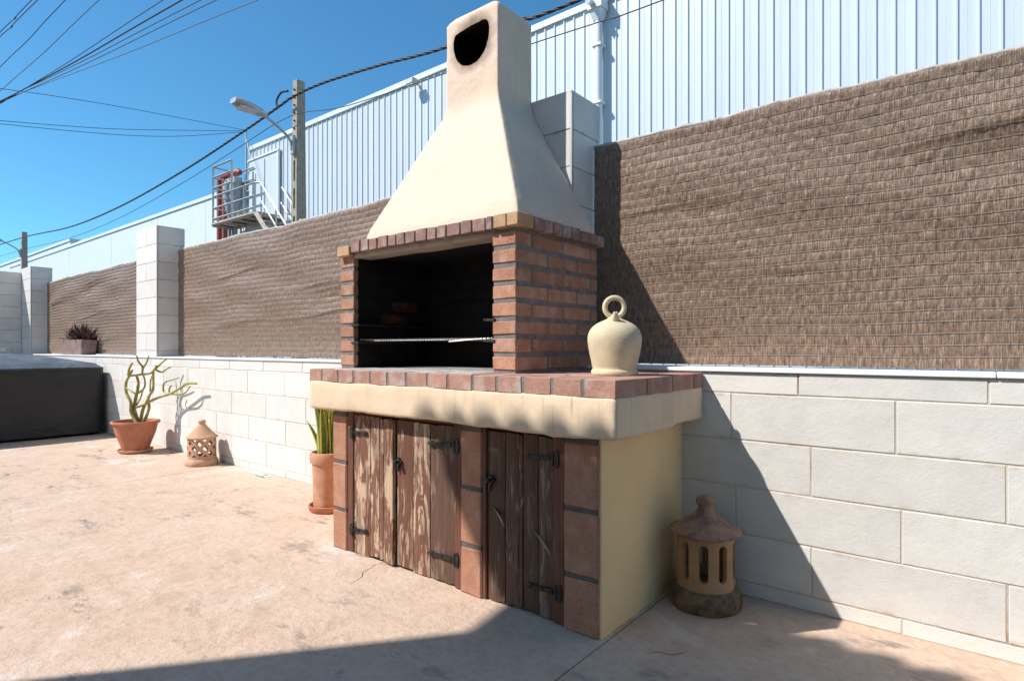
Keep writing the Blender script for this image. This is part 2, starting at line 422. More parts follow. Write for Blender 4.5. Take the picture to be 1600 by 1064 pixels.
def pillar(x0, x1, label, group='tiled pillars of the boundary wall'):
    y0, y1, top = 2.60, 2.89, 2.395
    r = tag(MB().box(x0 + .012, x1 - .012, y0 + .012, y1 - .012, .966, top - .01).build('tiled_pillar', 'grout', bevel=.001), label, 'pillar', group)
    zs = [.966] + [top - .195 * i for i in range(7, -1, -1)]
    zs = [z for z in zs if z > .98 or z == .966]
    for i in range(len(zs) - 1):
        a, b = zs[i] + .0018, zs[i + 1] - .0018
        xm = (x0 + x1) / 2
        spl = [(x0, x1)] if i % 2 == 0 else [(x0, xm), (xm, x1)]
        for p, q in spl: piece('pillar_tile', p + .002, q - .002 - (.006 if q == x1 else 0), y0, y0 + .018, a, b, 'stone_tile', r, .0022, .0008)
        ys = [(y0 + .006, y1)] if i % 2 == 0 else [(y0 + .006, y1)]
        for p, q in ys:
            piece('pillar_tile', x1 - .018, x1, p + .012, q, a, b, 'stone_tile', r, .0022, .0008)
            piece('pillar_tile', x0, x0 + .01, p + .014, q, a, b, 'stone_tile', r, .0022, .0008)
    piece('pillar_top', x0, x1, y0, y1, top - .006, top + .006, 'stone_tile', r, .002, .0005)
    MB().box(x1 - .0075, x1 + .002, y0 - .002, y0 + .0075, .967, top - .007).build('corner_trim', 'trim_metal', r, bevel=.002)
    return r
pillar(-2.279, -1.695, 'tall stone tiled pillar directly behind the barbecue chimney')
pillar(-7.659, -7.075, 'tall stone tiled pillar between two brown screens, above the potted cactus')
pillar(-12.78, -12.20, 'stone tiled pillar at the corner beside the side wall of the patio')
sw = tag(MB().box(-13.0, -12.772, -3.0, 2.60, -.05, 2.335).build('side_wall', 'grout'), 'high stone tiled side wall beyond the black covered tub', 'wall')
for i in range(12):
    z0, z1 = i * .195, (i + 1) * .195
    for k in range(-6, 6):
        a = max(-3.0, 2.6 - .6 * (k + 1) - (.3 if i % 2 else 0)); b = min(2.598, 2.6 - .6 * k - (.3 if i % 2 else 0))
        if b - a > .05: piece('wall_tile', -12.785, -12.762, a + G, b - G, z0 + G, z1 - G, 'stone_tile', sw, .002, .0009)

# ------------------------------------------------------------------ woven plastic screens
def screen(x0, x1, dx, label, seed, amp=1.0):
    rng = np.random.default_rng(seed)
    zb, zt, nb, per = .974, 2.146, 26, 6
    nx = int((x1 - x0) / dx) + 1; nz = nb * per + 1
    X = np.linspace(x0, x1, nx)[None, :].repeat(nz, 0); T = np.linspace(0, 1, nz)[:, None].repeat(nx, 1)
    wob = sum(a * np.sin(f * X + p) for a, f, p in ((.006, 2.1, rng.uniform(0, 6)), (.005, 5.3, rng.uniform(0, 6)), (.003, 11, rng.uniform(0, 6))))
    ztop = zt + wob * 1.0; zbot = zb + .5 * np.abs(wob) * (x0 < -2)
    Z = zbot + (ztop - zbot) * T
    ph = (T * nb) % 1.0; band = np.minimum((T * nb).astype(int), nb - 1)
    puff = 1 - np.abs(2 * ph - 1) ** 4
    # gathers: a fresh smooth random row for each band, blended up the band
    def rows(wl):
        m = int((x1 - x0) / wl) + 4; ctrl = rng.standard_normal((nb + 1, m)); xi = (X - x0) / wl
        i0 = np.clip(xi.astype(int), 0, m - 2); fr = xi - i0; fr = fr * fr * (3 - 2 * fr)
        return ctrl[band, i0] * (1 - fr) + ctrl[band, i0 + 1] * fr
    d = puff * (.0024 * amp ** 1.3 + (.0015 * rows(.011 * amp) + .0007 * rows(.035))) + .0010 * ph
    big = np.zeros_like(X)
    for _ in range(12):
        fx, fz = rng.uniform(.5, 5), rng.uniform(-24, 24); big += rng.uniform(.0010, .0026) * np.sin(fx * X + fz * Z + rng.uniform(0, 6))
    for _ in range(max(3, int((x1 - x0) * 1.6))):    # a few pinches where the fabric is tied back
        cx, cz = rng.uniform(x0 + .2, x1 - .2), rng.uniform(1.2, 2.05); s = rng.uniform(.05, .12)
        big -= .007 * np.exp(-(((X - cx) / s) ** 2 + ((Z - cz) / .02) ** 2))
    for _ in range(max(3, int((x1 - x0) * 1.7))):    # sagging folds with a sharp lower lip
        cx, cz, hw = rng.uniform(x0, x1), rng.uniform(1.05, 2.06), rng.uniform(.25, .7)
        zc = cz + .03 * np.sin(3 * (X - cx)) + rng.uniform(-.03, .03) * (X - cx)
        up = (Z - zc) / rng.uniform(.05, .14)
        big += rng.uniform(.008, .016) * np.exp(-((X - cx) / hw) ** 2) * np.where(up > 0, np.exp(-up), np.exp(np.clip(up * 9, -40, 0)))
    big += .010 * np.sin(np.pi * np.clip(T, 0, 1)) 
    pin = np.clip(np.minimum(X - x0, x1 - X) / .35, 0, 1)
    Y = 2.822 - d - big * pin
    Z = Z + .0035 * np.sin(7 * X + band * .4) * (T > .02) * (T < .98)
    root = empty('woven_screen', ((x0 + x1) / 2, 2.84, .966), label, 'screen', 'brown woven screens above the boundary wall')
    me = bpy.data.meshes.new('fabric')
    co = np.stack([X, Y, Z], -1).reshape(-1, 3) - np.array([(x0 + x1) / 2, 2.84, .966])
    idx = np.arange(nx * nz).reshape(nz, nx)
    q = np.stack([idx[:-1, :-1], idx[:-1, 1:], idx[1:, 1:], idx[1:, :-1]], -1).reshape(-1)
    me.vertices.add(nx * nz); me.vertices.foreach_set('co', co.ravel())
    nf = (nx - 1) * (nz - 1)
    me.loops.add(nf * 4); me.loops.foreach_set('vertex_index', q.astype(np.int32))
    me.polygons.add(nf); me.polygons.foreach_set('loop_start', np.arange(0, nf * 4, 4, dtype=np.int32))
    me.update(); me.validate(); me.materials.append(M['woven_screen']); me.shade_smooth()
    link('fabric', me, ((x0 + x1) / 2, 2.84, .966), root)
    # rolled, frayed grey hem along the top
    n = int((x1 - x0) / .03) + 2; pts = []; rad = []
    for i in range(n):
        x = x0 + (x1 - x0) * i / (n - 1); j = int(min(nx - 1, (x - x0) / dx))
        pts.append((x, 2.83 + .004 * noise.noise(Vector((x * 9, 1, 0))), float(Z[-1, j]) + .004 + .006 * noise.noise(Vector((x * 14, 0, seed))))); rad.append(.011 + .006 * noise.noise(Vector((x * 22, 5, seed))))
    MB().tube(pts, rad, 6).build('hem', 'screen_hem', root, True)
    # tie wires in the grooves between bands
    for b in range(1, nb):
        pp = []
        for j in range(0, nx, max(1, int(.08 / dx))): pp.append((float(X[b * per, j]), float(Y[b * per, j]) - .0040, float(Z[b * per, j])))
        if len(pp) > 2: MB().tube(pp, .0015, 3, False).build('tie_wire', 'wire', root)
    return root
screen(-1.690, 1.6, .007, 'brown woven plastic screen beside the clay jug, shaded by the chimney', 5)
screen(-7.070, -2.285, .009, 'brown woven plastic screen left of the barbecue chimney, beyond the clay lantern with diamond holes', 8, 1.6)
screen(-12.195, -7.664, .016, 'brown woven plastic screen behind the long trough planter', 13, 2.0)

# ------------------------------------------------------------------ barbecue
bbq = empty('barbecue', (-1.92, 2.2, 0), 'brick barbecue with cream plaster chimney hood and peeling wooden cupboard doors', 'barbecue')
CF = 1.855
MB().box(-2.715, -1.101, 1.93, 2.588, -.01, .74).build('base_core', 'soot_shade_black', bbq)  # solid block coloured black to stand in for shade behind the doors
# plastered right cheek, slightly uneven
def slab_plaster(name, x0, x1, y0, y1, z0, z1, mat, step=.05, amp=.004, bev=.012, low=None):
    bm = bmesh.new(); bmesh.ops.create_cube(bm, size=1)
    for v in bm.verts: v.co = Vector(((x0, x1)[v.co.x > 0], (y0, y1)[v.co.y > 0], (z0, z1)[v.co.z > 0]))
    bmesh.ops.bevel(bm, geom=list(bm.edges), offset=bev, segments=3, affect='EDGES', profile=.5)
    for ax, (a, b) in enumerate(((x0, x1), (y0, y1), (z0, z1))):
        k = int((b - a) / step)
        for i in range(1, k):
            n = Vector((0, 0, 0)); n[ax] = 1; p = Vector((0, 0, 0)); p[ax] = a + (b - a) * i / k
            bmesh.ops.bisect_plane(bm, geom=list(bm.verts) + list(bm.edges) + list(bm.faces), plane_co=p, plane_no=n)
    bm.normal_update()
    c = Vector(((x0 + x1) / 2, (y0 + y1) / 2, (z0 + z1) / 2))
    for v in bm.verts:
        p = v.co.copy(); v.co += v.normal * amp * noise.noise(p * 7) + v.normal * amp * .5 * noise.noise(p * 21)
        if low and p.z < (z0 + z1) / 2: v.co.z += low(p) * (1 - (p.z - z0) / ((z1 - z0) / 2))
    for v in bm.verts: v.co -= c
    me = bpy.data.meshes.new(name); bm.to_mesh(me); bm.free(); me.materials.append(M[mat]); me.shade_smooth()
    return link(name, me, c, bbq)
slab_plaster('plaster_side', -1.115, -1.090, 1.868, 2.592, -.004, .76, 'base_plaster', .06, .003, .006)
slab_plaster('plaster_side', -2.722, -2.70, 1.93, 2.592, -.004, .76, 'base_plaster', .06, .003, .006)
slab_plaster('plaster_apron', -2.846, -.990, 1.795, 2.592, .735, .884, 'apron_plaster', .045, .005, .016,
             low=lambda p: .010 * noise.noise(Vector((p.x * 3, p.y * 3, 2))) - .006 * (p.x > -1.3) + .012 * (p.y > 2.3))
# brick edge of the worktop
MB().box(-2.843, -.9955, 1.7995, 2.588, .87, .9400).build('worktop_mortar', 'mortar', bbq)
xj = [-2.846, -2.729, -2.588, -2.459, -2.328, -2.199, -2.066, -1.928, -1.801, -1.657, -1.525, -1.396, -1.258, -1.125]
for a, b in zip(xj[:-1], xj[1:]):
    piece('worktop_brick', a + (.006 if a > -2.84 else 0), b - .006, 1.797, 2.03, .878, .942, 'counter_brick', bbq, .0022, .0015)
piece('worktop_brick', -1.119, -.992, 1.797, 2.029, .878, .942, 'counter_brick', bbq, .0022, .001)
for a, b in ((2.035, 2.264), (2.264, 2.483), (2.483, 2.586)):
    piece('worktop_brick', -1.119, -.992, a + .004, b - .003, .878, .942, 'counter_brick', bbq, .0022, .001)
for i, (a, b) in enumerate(((-1.575, -1.35), (-1.35, -1.125))):
    for j in range(4):
        y = 2.038 + j * .1375
        piece('worktop_brick', a + .005, b - .005, y, y + .128, .90, .9425, 'counter_brick', bbq, .003, .001)
MB().box(-2.71, -1.72, 1.86, 2.585, .9390, .9450).build('ash_bed', 'ash', bbq, bevel=.002)

# firebox walls: mortar cores, bricks proud of them
XL0, XL1, XR0, XR1, YF, YB = -2.842, -2.722, -1.714, -1.583, 1.99, 2.672
ZB, PIT, BH = .958, .0778, .0565
MB().box(XL0 + .004, XL1 - .004, YF + .005, 2.585, .94, 1.575).build('firebox_mortar', 'mortar', bbq)
MB().box(XR0 + .004, XR1 - .004, YF + .005, 2.592, .94, 1.575).add([], []).build('firebox_mortar', 'mortar', bbq)
MB().box(-1.69, XR1 - .004, 2.594, YB - .004, .967, 1.575).build('firebox_mortar', 'mortar', bbq)
for i in range(8):
    z0 = ZB + PIT * i; z1 = z0 + BH
    A = i % 2 == 1
    for (x0, x1) in ((XL0, XL1), (XR0, XR1)):
        js = [0, .120, .370, .620, .690] if A else [0, .245, .495, .690]
        for a, b in zip(js[:-1], js[1:]):
            y0 = YF + a; y1 = min(YF + b - .012, YB if x0 > -2 else 2.583)
            if y1 - y0 < .03: continue
            xa = x0 if y0 < 2.58 and y1 < 2.597 else max(x0, -1.690)
            o = piece('brick', xa, x1 - .0, y0, y1, z0, z1, 'red_brick', bbq, .0028, .002)
# sooty lining with a few bricks burnt clean
MB().box(XL1 - .004, XL1 + .004, YF + .03, 2.57, .947, 1.56).build('firebox_lining', 'soot_shade_black', bbq)
MB().box(XR0 - .004, XR0 + .004, YF + .03, 2.57, .947, 1.56).build('firebox_lining', 'soot_shade_black', bbq)
MB().box(XL1 + .004, XR0 - .004, 2.555, 2.58, .947, 1.56).build('firebox_back', 'soot_shade_black', bbq)
MB().box(XL1 + .005, XR0 - .005, 2.11, 2.578, 1.561, 1.574).build('firebox_ceiling', 'soot_shade_black', bbq)
for i in range(7):
    z0 = ZB + PIT * i; off = .12 if i % 2 else 0
    for k in range(3):
        y0 = 2.06 + off + k * .2
        if y0 + .18 < 2.55: piece('lining_brick', XL1 + .002, XL1 + .009, y0, y0 + .185, z0, z0 + BH, 'sooty_brick' if (i, k) in ((3, 1), (4, 1), (5, 1), (3, 0)) else 'soot_shade_black', bbq, .003, .001)
    for k in range(4):
        x0 = XL1 + .03 + off + k * .25
        if x0 + .235 < XR0 - .01: piece('lining_brick', x0, x0 + .235, 2.549, 2.557, z0, z0 + BH, 'soot_shade_black', bbq, .003, .001)
slab_plaster('lintel', XL1 - .01, XR0 + .01, 1.995, 2.108, 1.548, 1.576, 'lintel_concrete', .06, .003, .005)
MB().box(-2.82, -1.60, 1.969, 2.59, 1.5775, 1.6295).build('lintel_mortar', 'mortar', bbq)
MB().box(-1.69, -1.555, 1.9695, 2.68, 1.578, 1.6275).build('lintel_mortar', 'mortar', bbq)
# brick course under the hood
piece('course_brick', -2.832, -2.722, 1.958, 2.08, 1.560, 1.615, 'tan_brick', bbq, .004, .002)
sj = [-2.715, -2.63, -2.558, -2.484, -2.401, -2.336, -2.268, -2.193, -2.11, -2.044, -1.976, -1.885, -1.813, -1.732, -1.69]
for a, b in zip(sj[:-1], sj[1:]):
    piece('course_brick', a + .004, b - .005, 1.963, 2.075, 1.573, 1.632 + random.uniform(-.002, .002), 'dark_brick', bbq, .003, .002)
piece('course_brick', -1.684, -1.612, 1.960, 2.06, 1.574, 1.634, 'tan_brick', bbq, .004, .001)
piece('course_brick', -1.610, -1.547, 1.960, 2.073, 1.574, 1.634, 'tan_brick', bbq, .004, .001)
y = 2.082
while y < 2.66:
    w = random.uniform(.062, .074); piece('course_brick', -1.66, -1.549, y, y + w, 1.574, 1.630 + random.uniform(-.003, .003), 'dark_brick', bbq, .005, .002); y += w + .010
# hood and chimney shaft, one lofted plaster skin
def hood():
    def lerp(a, b, t): return a + (b - a) * t
    base = (-2.602, -1.556, 1.972, 2.598); top = (-2.328, -1.952, 2.31, 2.598)
    lv = []
    for i in range(80):
        z = 1.631 + (2.815 - 1.631) * i / 79
        t = min(1, max(0, (z - 1.645) / (2.34 - 1.645)))
        tt = sum(min(1, max(0, (z + d - 1.645) / (2.34 - 1.645))) for d in (-.05, -.025, 0, .025, .05)) / 5
        lv.append((z, [lerp(b, q, tt) for b, q in zip(base, top)], .010))
    for dz, ins in ((.018, .012), (.034, .035), (.044, .07), (.048, .12)):
        x0, x1, y0, y1 = top; lv.append((2.815 + dz, [x0 + ins, x1 - ins * .8, y0 + ins * .5, y1 - ins * .6], .02 + ins * .2))
    vs = []; S = []
    for z, (x0, x1, y0, y1), r in lv:
        ring = []
        NX, NY, NC = 22, 14, 4
        def seg(a, b, n): return [(a[0] + (b[0] - a[0]) * k / n, a[1] + (b[1] - a[1]) * k / n) for k in range(n)]
        def arc(cx, cy, a0): return [(cx + r * math.cos(a0 + math.pi / 2 * k / NC), cy + r * math.sin(a0 + math.pi / 2 * k / NC)) for k in range(NC)]
        ring += seg((x0 + r, y0), (x1 - r, y0), NX) + arc(x1 - r, y0 + r, -math.pi / 2) + seg((x1, y0 + r), (x1, y1 - r), NY) + arc(x1 - r, y1 - r, 0)
        ring += seg((x1 - r, y1), (x0 + r, y1), NX) + arc(x0 + r, y1 - r, math.pi / 2) + seg((x0, y1 - r), (x0, y0 + r), NY) + arc(x0 + r, y0 + r, math.pi)
        cx, cy = (x0 + x1) / 2, (y0 + y1) / 2
        for x, y in ring:
            p = Vector((x, y, z)); n = Vector((x - cx, y - cy, 0)).normalized()
            d = .0035 * noise.noise(p * 3.5) + .0012 * noise.noise(p * 13)
            if y > y1 - .01: d = 0
            vs.append(p + n * d)
        S.append(len(ring))
    m = S[0]; b = MB()
    fs = [(i * m + k, i * m + (k + 1) % m, (i + 1) * m + (k + 1) % m, (i + 1) * m + k) for i in range(len(lv) - 1) for k in range(m)]
    fs += [tuple(range(m - 1, -1, -1)), tuple((len(lv) - 1) * m + k for k in range(m))]
    b.add(vs, fs)
    o = b.build('chimney_hood', ['hood_plaster', 'soot_shade_black'], bbq)
    poly = [(-2.270, 2.722), (-2.252, 2.750), (-2.177, 2.762), (-2.108, 2.766), (-2.035, 2.760), (-2.012, 2.715), (-2.020, 2.652), (-2.048, 2.598), (-2.099, 2.563), (-2.159, 2.557), (-2.213, 2.576), (-2.252, 2.623), (-2.270, 2.680)]
    poly = [(p.x, p.z) for p in spline([(x, 0, z) for x, z in poly + poly[:1]], 4)[:-1]]
    poly = [(x + .003 * noise.noise(Vector((x * 40, 0, z * 40))), z + .003 * noise.noise(Vector((x * 40, 7, z * 40)))) for x, z in poly]
    cut(o, MB().prism(poly, 2.20, 2.42, 1)); cut(o, MB().box(-2.285, -1.995, 2.345, 2.56, 2.0, 2.785, 1))
    o.data.shade_smooth(); o.data.set_sharp_from_angle(angle=R(48))
    return o
hood()
# soot licking out of the smoke hole is part of the plaster colour there
hm = M['hood_plaster'].node_tree; hb = hm.nodes['Principled BSDF']; src = hb.inputs['Base Color'].links[0].from_socket
ge = hm.nodes.new('ShaderNodeNewGeometry'); ds = hm.nodes.new('ShaderNodeVectorMath'); ds.operation = 'DISTANCE'
nz_ = hm.nodes.new('ShaderNodeTexNoise'); nz_.inputs['Scale'].default_value = 18; nz_.inputs['Detail'].default_value = 6
hm.links.new(ge.outputs['Position'], ds.inputs[0]); ds.inputs[1].default_value = (-2.128, 2.30, 2.672)
ad = hm.nodes.new('ShaderNodeMath'); ad.operation = 'MULTIPLY_ADD'; ad.inputs[1].default_value = .07; hm.links.new(nz_.outputs[0], ad.inputs[0]); hm.links.new(ds.outputs['Value'], ad.inputs[2])
rm = hm.nodes.new('ShaderNodeValToRGB'); rm.color_ramp.elements[0].position = .145; rm.color_ramp.elements[0].color = (.75, .75, .75, 1); rm.color_ramp.elements[1].position = .21; rm.color_ramp.elements[1].color = (0, 0, 0, 1)
hm.links.new(ad.outputs[0], rm.inputs[0]); mx = hm.nodes.new('ShaderNodeMix'); mx.data_type = 'RGBA'; hm.links.new(rm.outputs[0], mx.inputs[0]); hm.links.new(src, mx.inputs[6]); mx.inputs[7].default_value = (.16, .10, .065, 1)
hm.links.new(mx.outputs[2], hb.inputs['Base Color'])
# cooking grate on iron rails
gr = MB()
for k in range(46): gr.tube([(-2.69 + k * .0212, 2.012, 1.100), (-2.69 + k * .0212, 2.50, 1.100)], .0028, 5)
grate = gr.build('grate', 'steel_bar', bbq)
fr = MB(); fr.tube([(-2.70, 2.055, 1.0935), (-1.735, 2.055, 1.0935)], .004, 6); fr.tube([(-2.70, 2.50, 1.098), (-1.735, 2.50, 1.098)], .005, 6)
for x in (-2.70, -1.735): fr.tube([(x, 2.04, 1.098), (x, 2.50, 1.098)], .005, 6)
fr.build('grate_frame', 'steel_bar', grate)
MB().tube([(-1.99, 1.995, 1.083), (-1.86, 2.01, 1.092), (-1.745, 2.03, 1.0975)], .004, 6).build('grate_handle', 'steel_bar', grate)
for z in (1.086, 1.180):
    piece('iron_rail', XL1 - .014, XL1 + .05, 1.992 - .008, 2.53, z - .007, z + .004, 'black_iron', bbq, .001, .001)
    piece('iron_rail', XR0 - .05, XR0 + .014, 1.992 - .008, 2.53, z - .007, z + .004, 'black_iron', bbq, .001, .001)

# cupboard front: piers of terracotta blocks
piers = [(-2.716, -2.602, CF), (-1.782, -1.661, CF), (-1.246, -1.097, CF)]  # pier, jamb and plank edges converted from image pixels on the cupboard plane
for x0, x1, yf in piers:
    MB().box(x0 + .004, x1 - .004, yf + .004, 1.935, 0, .745).build('pier_mortar', 'dark_mortar', bbq)
    for z0, z1 in ((0, .201), (.214, .448), (.462, .701), (.715, .742)):
        piece('pier_block', x0, x1, yf, 1.93, z0 + .001, z1, 'pier_block' if z1 < .74 else 'dark_mortar', bbq, .006, .002)
# wooden jambs and header
for x0, x1, yf in ((-2.601, -2.555, 1.864), (-1.828, -1.784, 1.864), (-1.660, -1.640, 1.862), (-1.303, -1.248, 1.864)):
    piece('door_jamb', x0, x1, yf, 1.93, .004, .738, 'frame_wood', bbq, .003, .0015)
for x0, x1 in ((-2.555, -1.83), (-1.64, -1.303)):
    piece('door_header', x0, x1, 1.878, 1.93, .712, .738, 'frame_wood', bbq, .003, .001)

def plank(parent, x0, x1, y, z0, z1, mat, tilt=0, splits=0):
    b = MB(); n = 14; th = .020
    xs_ = [x0 + (x1 - x0) * i / 4 for i in range(5)]
    vs = []
    sd_ = random.uniform(0, 50)
    for face in (0, 1):
        for j in range(n + 1):
            z = z0 + (z1 - z0) * j / n
            for i, x in enumerate(xs_):
                e = 0
                if i in (0, 4): e = .0022 * noise.noise(Vector((sd_ + i, z * 11, 0))) * (1 if i == 0 else -1)
                zz = z + (.010 * noise.noise(Vector((x * 30, sd_, 3))) if j == 0 else (.006 * noise.noise(Vector((x * 30, sd_, 9))) if j == n else 0))
                yy = y + tilt * (x - x0) / (x1 - x0) + (.0016 * noise.noise(Vector((x * 20, z * 3, sd_))) + (.003 if i in (0, 4) else 0)) + face * th
                vs.append((x + e, yy, zz))
    W = 5; H = n + 1; L = W * H; fs = []
    for j in range(n):
        for i in range(4):
            a = j * W + i; fs.append((a, a + 1, a + W + 1, a + W)); fs.append((L + a, L + a + W, L + a + W + 1, L + a + 1))
        for i in (0, 4): a = j * W + i; fs.append((a, a + W, L + a + W, L + a))
    for i in range(4):
        for a in (i, n * W + i): fs.append((a, a + 1, L + a + 1, L + a))
    b.add(vs, fs)
    return b.build('plank', mat, parent, R(40))
def hinge(parent, xf, xe, z, y, flange_h, d):
    """flange on the jamb at xf, tapering strap out to xe"""
    b = MB(); s = 1 if xe > xf else -1
    flange_h *= .72
    fl = [(xf + .012 * math.cos(a) * (1 + .0), z + flange_h / 2 * math.sin(a)) for a in [2 * math.pi * k / 14 for k in range(14)]]
    b.prism(fl, y - .004, y + .006)
    L = abs(xe - xf); st = [(0.012, .009), (.25, .010), (.55, .008), (.78, .006), (.86, .012), (.93, .009), (1, .002)]
    up = [(xf + s * (q * L if q > .02 else .012), z + d * q + w) for q, w in st]; dn = [(xf + s * (q * L if q > .02 else .012), z + d * q - w) for q, w in reversed(st)]
    b.prism(up + dn, y - .002, y + .007)
    for q in (.2, .5, .85): b.lathe([(.0, .0), (.004, .001), (.004, .004)], (0, 0, 0), 6) if False else b.box(xf + s * q * L - .004, xf + s * q * L + .004, y - .006, y - .001, z + d * q - .004, z + d * q + .004)
    b.tube([(xf + s * .014, y - .002, z - .026), (xf + s * .014, y - .002, z + .026)], .006, 8)
    return b.build('hinge', 'black_iron', parent)
def latch(parent, x, y, z):
    b = MB(); b.prism([(x + .020 * math.cos(a) * (1 + .25 * math.cos(4 * a)), z + .016 * math.sin(a) * (1 + .25 * math.cos(4 * a))) for a in [2 * math.pi * k / 24 for k in range(24)]], y - .005, y + .004)
    b.tube([(x + .004, y - .004, z), (x + .004, y - .016, z)], .006, 8); b.lathe([(.001, -.010), (.011, -.007), (.013, 0), (.011, .007), (.001, .010)], (x + .004, y - .022, z), 10)
    b.prism([(x - .012, z - .018), (x + .002, z - .018), (x - .003, z - .050), (x - .009, z - .050)], y - .003, y + .004)
    b.box(x - .034, x - .010, y - .007, y + .003, z - .006, z + .006)
    return b.build('latch', 'black_iron', parent, R(35))
def door(x0, x1, y, planks, mat, label):
    d = MB().box(x0 + .003, x1 - .003, y + .0235, y + .036, .03, .705).build('door', 'frame_wood', bbq)
    d['label'] = label
    for a, b, dy, tl, m in planks: plank(d, a + .0015, b - .0015, y + dy, random.uniform(.004, .016), .708 + random.uniform(-.004, .003), m or mat, tl)
    return d
d1 = door(-2.553, -2.230, 1.866, [(-2.553, -2.421, .003, -.002, None), (-2.419, -2.346, .000, -.003, None), (-2.343, -2.309, -.003, -.002, None), (-2.307, -2.230, -.006, -.008, None)], 'peeling_wood', 'peeling cupboard door leaf with bare tan planks')
d2 = door(-2.224, -1.831, 1.868, [(-2.224, -2.106, .003, 0, None), (-2.105, -1.993, .003, .001, None), (-1.989, -1.831, .004, 0, 'worn_wood')], 'peeling_wood', 'peeling cupboard door leaf with flaking reddish paint')
d3 = door(-1.637, -1.306, 1.868, [(-1.637, -1.545, .002, 0, None), (-1.544, -1.474, .003, 0, None), (-1.472, -1.452, .001, 0, 'peeling_wood'), (-1.450, -1.378, .003, 0, None), (-1.377, -1.306, .004, 0, None)], 'worn_wood', 'dark brown weathered single cupboard door')
hinge(d1, -2.565, -2.435, .618, 1.861, .085, .006); hinge(d1, -2.565, -2.435, .118, 1.861, .085, .012)
hinge(d2, -1.808, -1.995, .625, 1.862, .092, -.004); hinge(d2, -1.808, -1.995, .128, 1.862, .092, -.006)
hinge(d3, -1.283, -1.440, .630, 1.862, .098, -.004); hinge(d3, -1.270, -1.430, .122, 1.862, .090, -.004)
latch(d2, -2.196, 1.863, .512); latch(d3, -1.613, 1.862, .507)
for x, z, an, L in ((-1.61, .40, -.7, .10), (-1.395, .335, -.62, .11)):
    s = MB(); dx, dz = math.cos(an) * L, math.sin(an) * L
    s.add([(x, 1.868, z), (x + dx * .5, 1.858, z + dz * .5 + .010), (x + dx, 1.852, z + dz + .004), (x + dx, 1.853, z + dz - .012), (x + dx * .5, 1.860, z + dz * .5 - .006), (x, 1.874, z), (x + dx, 1.862, z + dz - .004)],
          [(0, 1, 4), (1, 2, 3, 4), (5, 4, 3, 6), (5, 6, 2, 1, 0), (2, 6, 3), (0, 4, 5)]); s.build('splinter', 'bare_splinter', d3)

# ------------------------------------------------------------------ clay jug on the worktop
JX, JY, JZ = -1.193, 2.15, .9415
jug = empty('clay_jug', (JX, JY, JZ), 'cream clay water jug with ring handle standing on the brick worktop', 'jug')
prof = [(.0, 0), (.090, 0), (.094, .004), (.0955, .012), (.094, .021), (.089, .026), (.0885, .030), (.0915, .040), (.0965, .065), (.102, .09), (.1065, .115), (.109, .135), (.1098, .150), (.1085, .163), (.104, .177), (.0965, .190), (.085, .202), (.071, .212), (.055, .220), (.040, .226), (.030, .231), (.022, .236), (.0, .240)]
MB().lathe(prof, (JX, JY, JZ), 56).build('body', 'cream_clay', jug, R(60), origin=(JX, JY, JZ))
ring = MB(); cz = JZ + .2775; ax = Vector((.7788, .6273, 0)); rp = []
for k in range(33):
    a = 2 * math.pi * k / 32 - math.pi / 2; rp.append(Vector((JX, JY, cz)) + ax * (.0395 * math.cos(a)) + Vector((0, 0, .0395 * math.sin(a))))
ring.tube(rp, .0108, 12, False); ring.lathe([(.034, -.010), (.026, 0), (.018, .006)], (JX, JY, JZ + .236), 16)
ring.build('ring_handle', 'cream_clay', jug, True)
sp = MB(); dv = Vector((.55, -.78, 0)).normalized(); dv = (Vector((.6273, -.7788, 0)) - Vector((.7788, .6273, 0)) * .12).normalized()
b0 = Vector((JX, JY, JZ + .215)) + dv * .035
sp.tube([b0, b0 + dv * .012 + Vector((0, 0, .012)), b0 + dv * .022 + Vector((0, 0, .024)), b0 + dv * .028 + Vector((0, 0, .034)), b0 + dv * .030 + Vector((0, 0, .039))], [.021, .017, .0145, .009, .0085], 14)
so = sp.build('spout', 'cream_clay', jug, R(50))
MB().tube([b0 + dv * .0300 + Vector((0, 0, .0385)), b0 + dv * .0303 + Vector((0, 0, .0398))], .0035, 8).build('spout_hole_shade', 'soot_shade_black', so)  # dark stub painted for the shade inside the spout

